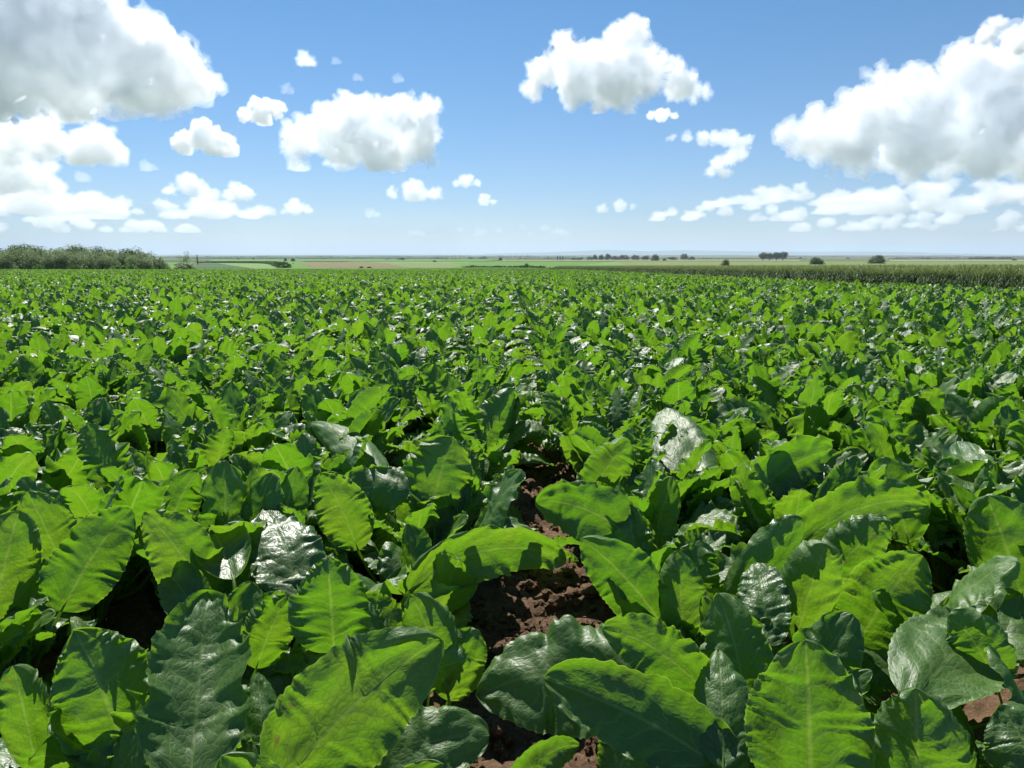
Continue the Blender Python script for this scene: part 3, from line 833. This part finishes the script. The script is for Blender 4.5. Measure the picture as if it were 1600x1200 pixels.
# ------------------------------------------------------------------ trees
def crown_mesh(name, w, h, z0, clumps, leaves, leaf, rs, shape='round'):
    V = []; A = []
    for c in range(clumps):
        while True:
            p = rs.uniform(-1, 1, 3)
            if np.linalg.norm(p) < 1 and np.linalg.norm(p) > .25: break
        if shape == 'dome': p[2] = abs(p[2]) * 1.0 - .0 if rs.rand() < .75 else p[2] * .8
        if shape == 'column': p[:2] *= (1 - .5 * abs(p[2]))
        cen = p * [w / 2 * .8, w / 2 * .8, h / 2 * .85] + [0, 0, z0 + h / 2]
        if shape == 'dome': cen[2] = z0 + abs(p[2]) * h * .85 + .05 * h
        if shape == 'wood' and rs.rand() < .45: cen = np.array([p[0] * w * .42, p[1] * w * .42, h * .5 * rs.rand()])
        r = (.16 + .16 * rs.rand()) * min(w, h) * (.75 if shape == 'wood' else 1); tone = rs.rand()
        for k in range(leaves):
            d = rs.normal(size=3); d /= np.linalg.norm(d)
            q = cen + d * r * (0.55 + .5 * rs.rand()) * [1, 1, .75]
            if q[2] < .02: q[2] = .02 + .2 * rs.rand()
            nrm = d + rs.normal(size=3) * .7 + [0, 0, .3]; nrm /= np.linalg.norm(nrm)
            a = np.cross(nrm, rs.normal(size=3)); a /= np.linalg.norm(a); b = np.cross(nrm, a)
            s1 = leaf * (.5 + .8 * rs.rand()); s2 = s1 * (.45 + .4 * rs.rand())
            V += [q - a * s1 - b * s2 * .3, q + b * s2 - a * s1 * .2, q + a * s1 + b * s2 * .2, q - b * s2 + a * s1 * .3]
            A += [tone] * 4
    n = len(V)
    return mesh_np(name, np.array(V), np.arange(n).reshape(-1, 4), smooth=False, attr=np.array(A) * .8)
def trunk_mesh(h, r, rs, limbs=5, crown_w=3.0):
    V = []; F = []
    def tube(pts_, radii):
        n0 = len(V)
        for p, rr in zip(pts_, radii):
            for k in range(6):
                a = k * 1.0472; V.append((p[0] + rr * math.cos(a), p[1] + rr * math.sin(a), p[2]))
        for i in range(len(pts_) - 1):
            for k in range(6):
                F.append((n0 + i * 6 + k, n0 + i * 6 + (k + 1) % 6, n0 + (i + 1) * 6 + (k + 1) % 6, n0 + (i + 1) * 6 + k))
    b = rs.normal(size=2) * .03 * h
    tube([(0, 0, -.1), (b[0] * .5, b[1] * .5, h * .4), (b[0], b[1], h)], [r * 1.25, r * .8, r * .25])
    for k in range(limbs):
        a = k * 6.28 / limbs + rs.rand(); z = h * (.3 + .35 * rs.rand()); l = crown_w * (.25 + .15 * rs.rand())
        tube([(b[0] * .4, b[1] * .4, z), (l * .5 * math.cos(a), l * .5 * math.sin(a), z + l * .5), (l * math.cos(a), l * math.sin(a), z + l * .8)], [r * .5, r * .35, r * .12])
    return mesh_np('trunk', np.array(V), np.array(F))
def crop_mat(name, a, b, tr): return simple_plant(name, a, b, tr, .3, .6, .8)
C_GREY = crop_mat('grey_green_leaves', (0.13, 0.17, 0.085), (0.25, 0.29, 0.16), (0.26, 0.36, 0.13))
C_GREEN = crop_mat('green_leaves', (0.035, 0.070, 0.018), (0.085, 0.135, 0.03), (0.12, 0.22, 0.03))
C_DARK = crop_mat('dark_green_leaves', (0.020, 0.045, 0.016), (0.050, 0.085, 0.028), (0.06, 0.12, 0.02))
C_FRESH = crop_mat('fresh_green_leaves', (0.05, 0.11, 0.02), (0.10, 0.18, 0.03), (0.15, 0.30, 0.03))

_tv = {}
def tree_kind(key, w, h, z0, clumps, leaves, leaf, mat, shape='round', trunk_r=.16, n=4):
    rs = np.random.RandomState(abs(hash(key)) % 1000 if False else sum(map(ord, key)))
    L = []
    for _ in range(n):
        cm = crown_mesh('crown', w, h, z0, clumps, leaves, leaf, rs, shape); cm.materials.append(mat)
        tm = trunk_mesh(z0 + h * .6, trunk_r, rs, 5, w * .8); tm.materials.append(M_BARK)
        L.append((cm, tm))
    _tv[key] = L
tree_kind('wood', 5.6, 5.2, .1, 90, 40, .15, C_GREY, 'wood', n=6)
tree_kind('woodgreen', 5.0, 5.3, .4, 56, 38, .16, C_GREEN, n=3)
tree_kind('shrub', 4.0, 2.0, .0, 30, 34, .15, C_FRESH, 'dome', .08, n=3)
tree_kind('greyshrub', 4.0, 2.2, .0, 30, 34, .15, C_GREY, 'dome', .08, n=2)
tree_kind('bush', 10, 7, .3, 70, 44, .34, C_GREEN, 'dome', .3, n=3)
tree_kind('round', 10, 8.5, 2.0, 60, 44, .36, C_DARK, 'round', .45, n=4)
tree_kind('poplar', 2.4, 11, .6, 46, 24, .3, C_DARK, 'column', .2, n=2)
tree_kind('sparse', 3.6, 4.2, 1.6, 20, 22, .13, C_GREY, 'round', .10, n=2)
tree_kind('far', 12, 8, .6, 40, 30, .55, C_DARK, 'dome', .4, n=4)
_ti = {}
def tree(name, key, x, y, z, sc, label, cat='tree', group=None, rz=None):
    cm, tm = _tv[key][_ti.get(key, 0) % len(_tv[key])]; _ti[key] = _ti.get(key, 0) + 1
    root = bpy.data.objects.new(name, None); COL.objects.link(root); root.location = (x, y, z)
    root.rotation_euler = (0, 0, random.random() * 6.28 if rz is None else rz)
    root.scale = sc if hasattr(sc, '__len__') else (sc,) * 3
    put('crown', cm, parent=root); put('trunk', tm, parent=root)
    return tag(root, label, cat, group)
def tree_px(name, key, px, base, wpx, hpx, label, cat='tree', group=None):
    """a tree standing on the terrain where picture column px / row base falls, wpx by hpx pixels big"""
    p = at(px, base); k = p.y / FPX
    cm = _tv[key][0][0]
    dims = {'wood': (4.4, 5.2), 'woodgreen': (4.0, 5.7), 'shrub': (4, 2.0), 'greyshrub': (4, 2.2), 'bush': (10, 7.3), 'round': (10, 10.5), 'poplar': (2.4, 11.6), 'sparse': (3.6, 5.8), 'far': (12, 8.6)}[key]
    sx = wpx * k / dims[0]; sz = hpx * k / dims[1]
    return tree(name, key, p.x, p.y, p.z, (sx, sx, sz), label, cat, group)

# the wood on the left, behind the field's end
WG = 'trees of the wood at the left edge'
tops = lambda px: np.interp(px, [-260, 0, 40, 110, 150, 225, 240, 262], [388, 386, 383, 385, 388, 390, 396, 401])
rs = np.random.RandomState(66)
for row, Yr in enumerate((152, 160, 170)):
    px = -230 + row * 7
    while px < 246:
        z = float(terr(Yr)); x = px_x(px, Yr, z)
        Ytop = tops(px) + rs.normal() * 1.6 + (2 - row) * 4.0
        hm = (CAM_H - z) - (Ytop - HORIZON) / 1178 * Yr
        key = 'woodgreen' if row == 2 and rs.rand() < .6 else 'wood'
        s = hm / 5.3
        tree('wood_tree', key, x, Yr + rs.normal() * 1.5, z, (s * 1.05, s * 1.05, s),
             '%s tree in the %s row of the wood, %s' % ('greener' if key == 'woodgreen' else 'grey-green', ('front', 'middle', 'back')[row],
             'at the picture edge' if px < 15 else 'towards its left end' if px < 95 else 'half way along it' if px < 175 else 'towards its right end'), 'tree', WG)
        px += 13 + 7 * rs.rand()
for px, w, lb in ((126, 30, 'second fresh green shrub from the left at the foot of the wood'), (185, 34, 'widest fresh green shrub at the foot of the wood'), (205, 26, 'rightmost fresh green shrub at the foot of the wood'), (60, 22, 'smallest, leftmost fresh green shrub at the foot of the wood')):
    Yr = 147; z = float(terr(Yr))
    tree('green_shrub', 'shrub', px_x(px, Yr, z), Yr, z, (w * Yr / FPX / 4,) * 2 + (.75,), lb, 'shrub', 'green shrubs before the wood')
def free_px(name, key, px, Yr, wpx, top, label, cat, group=None):
    z = float(terr(Yr)); hm = (CAM_H - z) - (top - HORIZON) / 1178 * Yr
    dims = {'wood': (4.4, 5.2), 'greyshrub': (4, 2.2), 'sparse': (3.6, 5.8), 'poplar': (2.4, 11.6), 'shrub': (4, 2.0), 'bush': (10, 7.3), 'far': (12, 8.6), 'woodgreen': (4.0, 5.7), 'round': (10, 10.5)}[key]
    sx = wpx * Yr / FPX / dims[0]
    return tree(name, key, px_x(px, Yr, z), Yr, z, (sx, sx, hm / dims[1]), label, cat, group)
free_px('grey_shrub', 'greyshrub', 250, 150, 34, 401, 'grey shrub trailing off the right end of the wood', 'shrub')
free_px('grey_shrub', 'greyshrub', 287, 152, 42, 408, 'low grey-green shrub under the thin tree right of the wood', 'shrub')
free_px('thin_tree', 'sparse', 289, 153, 22, 392, 'thin pale tree with see-through crown right of the wood', 'tree')
free_px('slim_poplar', 'poplar', 309, 420, 2.2, 397, 'thin dark upright poplar at the left end of the hedge', 'tree')

# long dark hedge round the pale green field
def hedge(name, pix, h, w, label, mat, seed, leaf=.22, dens=26):
    rs = np.random.RandomState(seed); V = []; A = []
    W = [at(*p) for p in pix]
    o0 = W[0].copy()
    for a, b in zip(W[:-1], W[1:]):
        n = max(2, int((b - a).length * dens))
        for k in range(n):
            t = rs.rand(); c = a + (b - a) * t
            hh = h * (.8 + .3 * math.sin(t * 9 + seed) * .5 + .2 * rs.rand())
            q = np.array([c.x - o0.x + rs.normal() * w * .35, c.y - o0.y + rs.normal() * w * .35, c.z - o0.z + hh * rs.rand() ** .7])
            nr = rs.normal(size=3) + [0, 0, .4]; nr /= np.linalg.norm(nr)
            u_ = np.cross(nr, rs.normal(size=3)); u_ /= np.linalg.norm(u_); v_ = np.cross(nr, u_); s = leaf * (.6 + .8 * rs.rand())
            V += [q - u_ * s, q + v_ * s * .6, q + u_ * s, q - v_ * s * .6]; A += [rs.rand() * .6] * 4
    o = put(name, mesh_np(name, np.array(V), np.arange(len(V)).reshape(-1, 4), smooth=False, attr=np.array(A)), mat, loc=o0)
    return tag(o, label, 'hedge')
hedge('hedge', [(308, 411.6), (340, 411.4), (380, 411.8), (410, 412.2), (425, 413.5), (437, 417.5), (445, 420)], 2.0, 2.5, 'long dark hedge curving round the pale green field', C_DARK, 3, .5, 24)
hedge('low_hedge', [(724, 419.8), (760, 419.6), (800, 419.8), (850, 420.4)], 1.0, 2.0, 'low dark hedge strip at the field end below the middle bush', C_DARK, 4, .3, 30)
tree_px('small_bush', 'bush', 823, 418.8, 9, 8, 'small dark bush rising from the low hedge strip', 'bush')
tree_px('small_bush', 'bush', 565, 420, 9, 4, 'low dark bush, left of the pair before the brown field', 'bush')
tree_px('small_bush', 'bush', 577, 420, 9, 4, 'low dark bush, right of the pair before the brown field', 'bush')
tree_px('small_bush', 'bush', 878, 421, 5, 4, 'tiny dark bush alone at the end of the beet field', 'bush')
tree_px('small_bush', 'bush', 679, 410, 7, 3.5, 'small dark bush on the far edge of the olive field', 'bush')
tree_px('field_bush', 'bush', 1133, 416.5, 14, 12, 'small dark round bush in the ripening field', 'bush')
tree_px('field_bush', 'bush', 1275, 414.2, 24, 13.5, 'rough round bush right of the tree cluster', 'bush')
tree_px('field_bush', 'bush', 1370, 412.7, 28, 14, 'broad dense green bush standing alone in the ripening field', 'bush')
for px, w, h, lb in ((1192, 15, 13, 'leftmost'), (1202, 13, 12, 'second from left'), (1213, 14, 13.5, 'third from left'), (1223, 15, 14, 'rightmost')):
    tree_px('cluster_tree', 'round', px, 407.4, w, h, 'dark tree, %s in the tight flat-topped cluster with trunks showing' % lb, 'tree', 'cluster of dark trees in the fields')
tree_px('lone_tree', 'bush', 1023, 407.6, 14, 11, 'green round tree before the blue-green tree line', 'tree')
tree_px('lone_tree', 'bush', 1038, 407.6, 7, 5, 'small dark tree right of the green round tree', 'tree')
for px, h, lb in ((871, 8.5, 'left'), (875, 8.5, 'middle'), (879, 7.5, 'right')):
    tree_px('far_poplar', 'poplar', px, 407.5, 2.4, h, '%s one of three dark slim poplars standing on the plain' % lb, 'tree', 'three poplars on the plain')
# tree line on the plain
for px, w, h in ((905, 16, 5), (922, 14, 6), (930, 9, 9), (939, 10, 9), (950, 12, 11), (962, 18, 7), (976, 20, 8.5), (993, 16, 8.5), (1008, 16, 8), (1050, 18, 6), (1069, 14, 10.5), (1080, 14, 6), (897, 12, 4)):
    tree_px('far_tree', 'far', px, 406.2, w, h, 'hazy %s tree of the tree line on the plain, %s' % ('tall' if h > 8 else 'low', 'left end' if px < 935 else 'left of its middle' if px < 970 else 'right of its middle' if px < 1020 else 'right end'), 'tree', 'tree line on the plain')
rs = np.random.RandomState(77)
for px, b, w, h in ((446, 408.5, 6, 6), (458, 409, 8, 6), (625, 406.5, 12, 4), (630, 406.5, 8, 5), (605, 406, 8, 2.5), (782, 407.5, 7, 5.5), (755, 404, 14, 4), (735, 404.5, 10, 3.5), (813, 402.5, 4, 3), (825, 402.5, 3, 4), (857, 404, 2, 4),
                    (372, 406, 4, 3.5), (396, 406, 4, 4), (1250, 404.6, 6, 3), (1450, 404.8, 6, 3.5), (1325, 404.5, 8, 2.5), (510, 405, 18, 2.5), (685, 404.5, 14, 2.8), (560, 404, 22, 2.5), (1540, 405.5, 30, 5), (1570, 405.5, 26, 4.5), (1520, 405.5, 20, 3.5), (1585, 407.5, 8, 3)):
    tree_px('plain_tree', 'far', px, b, w, h, 'small hazy tree on the far plain, ' + ('above the dark hedge' if px < 440 else 'at the right end of the dark hedge' if px < 480 else 'beyond the brown field' if px < 640 else 'left of the middle bush' if px < 790 else 'between the middle bush and the three poplars' if px < 870 else 'near the two round bushes' if px < 1480 else 'at the right picture edge'), 'tree', 'scattered trees on the far plain')
# dark belts of woodland across the plain, too far to tell trees apart
def belt(pix0, pix1, row, h, seed):
    rs = np.random.RandomState(seed); a = at(pix0, row); b = at(pix1, row); V = []; A = []
    n = int((pix1 - pix0) * 9); k = a.y / FPX
    for _ in range(n):
        t = rs.rand(); c = a + (b - a) * t; hh = h * k * (.55 + .45 * (math.sin(t * 37 + seed) * .5 + .5)) * (.5 + .5 * rs.rand())
        q = np.array([c.x - a.x + rs.normal() * k, c.y - a.y + rs.normal() * k * 4, hh * rs.rand()]); s = k * (.4 + .5 * rs.rand())
        nr = rs.normal(size=3) + [0, -.5, .3]; nr /= np.linalg.norm(nr); u_ = np.cross(nr, rs.normal(size=3)); u_ /= np.linalg.norm(u_); v_ = np.cross(nr, u_)
        V += [q - u_ * s, q + v_ * s * .7, q + u_ * s, q - v_ * s * .7]; A += [rs.rand() * .5] * 4
    o = put('far_woods', mesh_np('far_woods', np.array(V), np.arange(len(V)).reshape(-1, 4), smooth=False, attr=np.array(A)), C_DARK, loc=a)
    return tag(o, 'hazy belt of far woods crossing the blue plain', 'woods', 'woodland belts on the plain', 'stuff')
for i, (p0, p1, r, h) in enumerate(((320, 900, 402.6, 2.2), (300, 700, 404.6, 1.6), (690, 900, 405.2, 1.8), (1090, 1260, 404.8, 1.8), (1390, 1640, 405.8, 2.4), (1230, 1640, 402.0, 1.8), (400, 1000, 400.6, 1.4), (1400, 1660, 403.8, 2.2), (1000, 1500, 400.0, 1.2), (-200, 420, 402.5, 2.0))):
    belt(p0, p1, r, h, 90 + i)
# faint hills on the horizon
hx = np.linspace(760, 1500, 120); V = []
Yh = 22000.0
prof = np.interp(hx, [760, 860, 905, 945, 980, 1010, 1060, 1110, 1170, 1260, 1350, 1420, 1500], [0, 2.5, 4.5, 6.2, 5.0, 4.2, 5.8, 5.0, 3.8, 3.2, 3.5, 2.4, 0])
for x, h in zip(hx, prof):
    xx = (x - 800) / FPX * Yh
    zz = h / 1178 * Yh + CAM_H
    V += [(xx, Yh - 2500, -45), (xx, Yh - 800, zz * .55), (xx, Yh, zz), (xx, Yh + 3000, -60)]
q = grid_quads(4, len(hx))
hl = put('hills', mesh_np('hills', np.array(V), q), F_DARK); hl['kind'] = 'structure'

# ------------------------------------------------------------------ clouds
ICO = {}
for k_ in (1, 2):
    bm = bmesh.new(); bmesh.ops.create_icosphere(bm, subdivisions=k_, radius=1.0)
    ICO[k_] = (np.array([v.co[:] for v in bm.verts]), np.array([[v.index for v in f.verts] for f in bm.faces])); bm.free()
def cloud(blobs, base, lumpy=1.0, thick=1.0, label='', soft=1.0, group=None, seed=0, res=1.0, wide=1.0, flatz=1.0, fill=.66):
    """a cumulus: overlapping puffs (column, row, radius on the picture) at its own distance, one km above the plain"""
    el = math.atan((base - HORIZON) / -1178.0)
    D = 1050.0 / math.tan(el); k = D / FPX
    rs = np.random.RandomState(seed)
    xs_ = [b[0] for b in blobs]; cx = (min(xs_) + max(xs_)) / 2
    c0 = Vector(((cx - 800) / FPX * D, D, 1050.0))
    rmax = max(b[2] for b in blobs)
    PV = []; PF = []; cnt = 0
    def puff(x, y, z, r):
        nonlocal cnt
        bv, bf = ICO[2] if r > rmax * k * .3 else ICO[1]
        e_ = .75 + .5 * rs.rand(3); PV.append(bv * [r * e_[0] * wide, r * thick * e_[1], r * e_[2] * flatz] + [x, y, z]); PF.append(bf + cnt); cnt += len(bv)
    for bx, by, br in blobs:
        r = br * k; x = (bx - cx) * k; z = (HORIZON - by) / 1178 * D - 1050
        puff(x, 0, z, r * fill)
        for rep_ in range(2):
            puff(x + rs.normal() * r * .25, rs.normal() * rmax * .5 * k * thick, z - abs(rs.normal()) * r * .2, r * (.6 + .3 * rs.rand()))
        for q_ in range(int(22 * min(1, br / 12.0)) + 5):
            d = rs.normal(size=3); d[2] = d[2] if rs.rand() < .5 else abs(d[2]); d[1] = -abs(d[1]) if rs.rand() < .6 else d[1]; d /= np.linalg.norm(d)
            rr = r * (.20 + .26 * rs.rand())
            puff(x + d[0] * r * .85, d[1] * r * .85 * thick, z + d[2] * r * .85, rr)
            for w_ in range(3 if br > 22 else 0):
                e = rs.normal(size=3); e /= np.linalg.norm(e); e = e + d * .7; e /= np.linalg.norm(e)
                puff(x + d[0] * r * .85 + e[0] * rr, d[1] * r * .85 * thick + e[1] * rr, z + d[2] * r * .85 + e[2] * rr, rr * (.35 + .3 * rs.rand()))
    me = mesh_np('tmp', np.concatenate(PV), np.concatenate(PF))
    tmp = bpy.data.objects.new('tmp', me); COL.objects.link(tmp)
    md = tmp.modifiers.new('r', 'REMESH'); md.mode = 'VOXEL'
    w = (max(xs_) - min(xs_) + 2 * rmax)
    m2 = tmp.modifiers.new('s', 'SMOOTH'); m2.factor = .5; m2.iterations = 5
    md.voxel_size = max(w / 130.0, 1.0) * k / res
    dg = bpy.context.evaluated_depsgraph_get(); ev = tmp.evaluated_get(dg); em = ev.to_mesh()
    nv = len(em.vertices); v = np.empty(nv * 3, np.float32); em.vertices.foreach_get('co', v); v = v.reshape(-1, 3).astype(float)
    nr = np.empty(nv * 3, np.float32); em.vertices.foreach_get('normal', nr); nr = nr.reshape(-1, 3)
    npoly = len(em.polygons); q = np.empty(len(em.loops), np.int32); em.loops.foreach_get('vertex_index', q); q = q.reshape(npoly, 4)
    ev.to_mesh_clear(); bpy.data.objects.remove(tmp); bpy.data.meshes.remove(me)
    # drop the closed hollows the remesh leaves inside
    lab = np.arange(nv)
    while True:
        m = np.minimum(lab[q].min(1), 10 ** 9); new = lab.copy(); np.minimum.at(new, q.ravel(), np.repeat(m, 4)); new = new[new]
        if (new == lab).all(): break
        lab = new
    a_, b_, c_, d_ = (v[q[:, j]] for j in range(4))
    sv = (np.cross(b_ - a_, c_ - a_) * a_).sum(1) + (np.cross(c_ - a_, d_ - a_) * a_).sum(1)
    vol = np.bincount(lab[q[:, 0]], sv, minlength=nv)
    q = q[vol[lab[q[:, 0]]] > 0]
    used = np.unique(q); remap = np.zeros(nv, np.int64); remap[used] = np.arange(len(used)); q = remap[q]; v = v[used]; nr = nr[used]
    sc = rmax * k
    p = v / sc + seed * 7.7
    d = 0.22 * fbm(p * 1.4, 2) + 0.26 * (0.25 - np.abs(fbm(p * 2.8 + 3, 2))) + 0.15 * (.25 - np.abs(fbm(p * 6.0 + 8, 3))) + .07 * fbm(p * 14, 2)
    d2 = d - .08 - .10 * np.abs(fbm(p * 5 + 4, 2))
    flat = lambda v: np.column_stack([v[:, 0], v[:, 1], np.where(v[:, 2] < 0, v[:, 2] * .3, v[:, 2])])
    o = put('cloud', mesh_np('cloud', flat(v + nr * (d * sc * lumpy)[:, None]), q), CLOUD(D, soft * 2.6), loc=c0)
    if rmax > 9:
        put('dense_core', mesh_np('dense_core', flat(v + nr * (d2 * sc * lumpy)[:, None]), q), CLOUD(D, soft), parent=o)
    return tag(o, label, 'cloud', group)
_cm = {}
def CLOUD(D, soft):
    key = (round(math.log(D) * 3), round(soft, 2))
    if key not in _cm:
        _cm[key] = volume_material('cloud_vapour', 1.0 / (D * .0075 * soft), (0.988, 0.994, 1.0), 0.5)
    return _cm[key]
cloud([(60, -20, 110), (140, 20, 80), (200, 80, 70), (258, 118, 70), (300, 135, 45), (100, 110, 80), (20, 90, 90), (230, 160, 36), (290, 172, 30), (160, 150, 45), (-90, 60, 120), (-60, -60, 120)], 192, label='huge white cloud with grey underside at upper left', seed=1, soft=2.4, fill=.95, lumpy=.75, thick=.6)
cloud([(180, 238, 30), (205, 245, 18), (100, 225, 30), (40, 230, 36), (-10, 235, 40), (150, 232, 24), (170, 222, 18)], 262, label='flat white cloud below the huge one at left', seed=2, soft=2.0, res=1.2)
cloud([(40, 272, 36), (80, 280, 30), (0, 276, 44), (-50, 270, 40), (105, 290, 16)], 304, label='hazy white cloud low at the left picture edge', seed=3, soft=2.6)
cloud([(340, 218, 22), (308, 228, 16), (370, 232, 18), (355, 228, 18)], 246, label='small flat-based cloud left of the central left cumulus', seed=4)
cloud([(425, 180, 18), (448, 180, 14), (404, 188, 12), (430, 188, 14)], 198, label='little puffy cloud touching the left cumulus', seed=5)
cloud([(560, 185, 28), (600, 192, 34), (650, 202, 38), (515, 213, 32), (486, 225, 26), (570, 222, 42), (640, 232, 38), (478, 248, 18), (600, 240, 34), (535, 240, 28), (668, 190, 24), (682, 215, 16), (625, 180, 20)], 268, label='lumpy white cumulus with grey base left of centre', seed=6, res=1.35, soft=1.6, thick=.6)
cloud([(976, 62, 20), (970, 92, 32), (880, 88, 22), (852, 122, 28), (828, 150, 17), (900, 122, 38), (950, 135, 42), (1000, 130, 34), (1040, 142, 25), (1076, 155, 16), (1008, 112, 22), (890, 150, 26)], 184, label='white cumulus with two horns right of centre', seed=7, res=1.35, soft=1.6, thick=.6)
cloud([(1025, 188, 11), (1008, 187, 8), (1042, 189, 7)], 198, label='thin scrap of cloud under the two-horned cumulus', seed=8, soft=1.4)
cloud([(1470, 108, 32), (1450, 130, 36), (1530, 115, 42), (1590, 118, 50), (1345, 160, 34), (1318, 188, 38), (1400, 180, 52), (1260, 208, 34), (1222, 228, 26), (1300, 235, 42), (1400, 232, 50), (1500, 200, 72), (1600, 215, 80), (1690, 200, 90), (1780, 190, 90)], 288, label='towering white cumulus bank filling the right edge', seed=9, fill=.85, res=1.35, soft=1.9, thick=.5, lumpy=.85)
cloud([(1590, 45, 26), (1562, 70, 22), (1500, 65, 15), (1625, 30, 36), (1602, 10, 22), (1640, 70, 30)], 92, label='ragged white cloud in the upper right corner', seed=10)
cloud([(1040, 219, 6), (1062, 219, 8), (1085, 221, 10), (1105, 222, 11), (1125, 224, 14), (1140, 240, 12), (1128, 250, 13), (1112, 258, 11), (1100, 270, 9), (1118, 272, 9), (1150, 226, 10)], 282, label='ragged cloud trailing left of the cumulus bank', seed=11, soft=2.2, wide=1.35, lumpy=1.5, res=1.3)
for i, (x, y, r) in enumerate(((495, 104, 11), (541, 108, 6), (572, 131, 6), (631, 133, 7), (466, 148, 8))):
    cloud([(x, y, r), (x + r * .8, y + r * .4, r * .7), (x - r * .5, y + r * .6, r * .6)], y + r, label=('upright wisp, largest of the tiny clouds above the lumpy cumulus', 'tiny wisp right of the upright wisp', 'tiny wisp just above the lumpy cumulus top', 'tiny wisp above the right end of the lumpy cumulus', 'tiny wisp above the little puffy cloud at left')[i], seed=12 + i, soft=3.5, group='tiny cloud wisps', res=.7, lumpy=2.0, wide=1.2, flatz=.8)
low = [([(650, 300, 16), (618, 303, 9), (684, 305, 11), (665, 306, 10)], 315), ([(732, 285, 12), (748, 288, 7), (715, 289, 6)], 296), ([(758, 314, 10), (772, 317, 6)], 322), ([(585, 334, 8), (594, 336, 5)], 341),
       ([(470, 326, 13), (488, 328, 8), (455, 331, 6)], 338), ([(965, 323, 10), (938, 327, 8), (984, 324, 6)], 333), ([(312, 290, 18), (285, 298, 10), (330, 295, 12)], 306), ([(385, 300, 14), (402, 306, 9), (370, 306, 9)], 318), ([(248, 263, 9), (260, 264, 5)], 269), ([(148, 278, 8), (156, 281, 5)], 286)]
LOWL = ['small flat cloud below the right end of the lumpy white cumulus', 'small puff right of the lumpy cumulus, the upper of a close pair', 'small puff right of the lumpy cumulus, the lower of a close pair',
        'tiny pale cloud low over the brown field', 'small low cloud left of centre, right of the pale cloud bank', 'thin small cloud alone low under the two-horned cumulus', 'puffy cloud low at left, below the small flat-based cloud',
        'rounded cloud low at left, left of the lumpy cumulus base', 'tiny flat cloud off the right tip of the flat white cloud', 'tiny shred of cloud just below the flat white cloud']
for i, (b, base) in enumerate(low):
    cloud(b, base, label=LOWL[i], seed=30 + i, soft=2.0, group='small low clouds', res=.9, wide=1.15, flatz=.9, lumpy=1.4)
def bank(x0, x1, y0, y1, n, r0, r1, label, seed, soft):
    q = np.random.RandomState(seed); B = []
    for _ in range(n):
        x = x0 + (x1 - x0) * q.rand(); e = 1 - abs(2 * (x - x0) / (x1 - x0) - 1) ** 2
        B.append((x, y1 - (y1 - y0) * q.rand() ** 1.6 * e, r0 + (r1 - r0) * q.rand()))
    cloud(B, y1 + r0 * .5, label=label, seed=seed, soft=soft, res=1.2, wide=1.7, flatz=.7, lumpy=1.5, thick=2.0)
bank(-60, 200, 288, 332, 34, 9, 18, 'hazy cloud bank low at the left edge, under the flat cloud', 50, 4.2)
bank(150, 450, 298, 338, 34, 7, 13, 'pale cloud bank low above the wood end and hedge', 51, 4.5)
bank(-60, 330, 338, 360, 26, 6, 10, 'thin lowest cloud streak at left, just above the wood', 52, 3.2)
bank(1120, 1330, 288, 316, 22, 7, 13, 'cloud bank at the left foot of the towering cumulus', 53, 4)
bank(1280, 1680, 288, 328, 44, 10, 18, 'long cloud bank under the towering cumulus at right', 54, 4)
bank(1020, 1260, 314, 342, 22, 6, 11, 'thin ragged cloud bank right of centre, low', 55, 4)
bank(1230, 1680, 334, 358, 30, 6, 11, 'lowest hazy cloud streak at right above the bushes', 56, 3.2)
bank(640, 900, 348, 366, 16, 4, 7, 'barely visible cloud streak above the middle horizon', 57, 5)
# ------------------------------------------------------------------ haze
def haze_box():
    x, y0, y1, z0, z1 = 95000., -420., 101000., -62., 330.
    V = [(-x, y0, z0), (x, y0, z0), (x, y1, z0), (-x, y1, z0), (-x, y0, z1), (x, y0, z1), (x, y1, z1), (-x, y1, z1)]
    F = [(0, 3, 2, 1), (4, 5, 6, 7), (0, 1, 5, 4), (1, 2, 6, 5), (2, 3, 7, 6), (3, 0, 4, 7)]
    me = mesh_np('haze', V, F, smooth=False)
    return put('haze', me, volume_material('haze_air', 7e-5, (0.68, 0.81, 1.0), 0.1))
tag(haze_box(), 'thin blue summer haze over the plain', 'haze', kind='stuff')
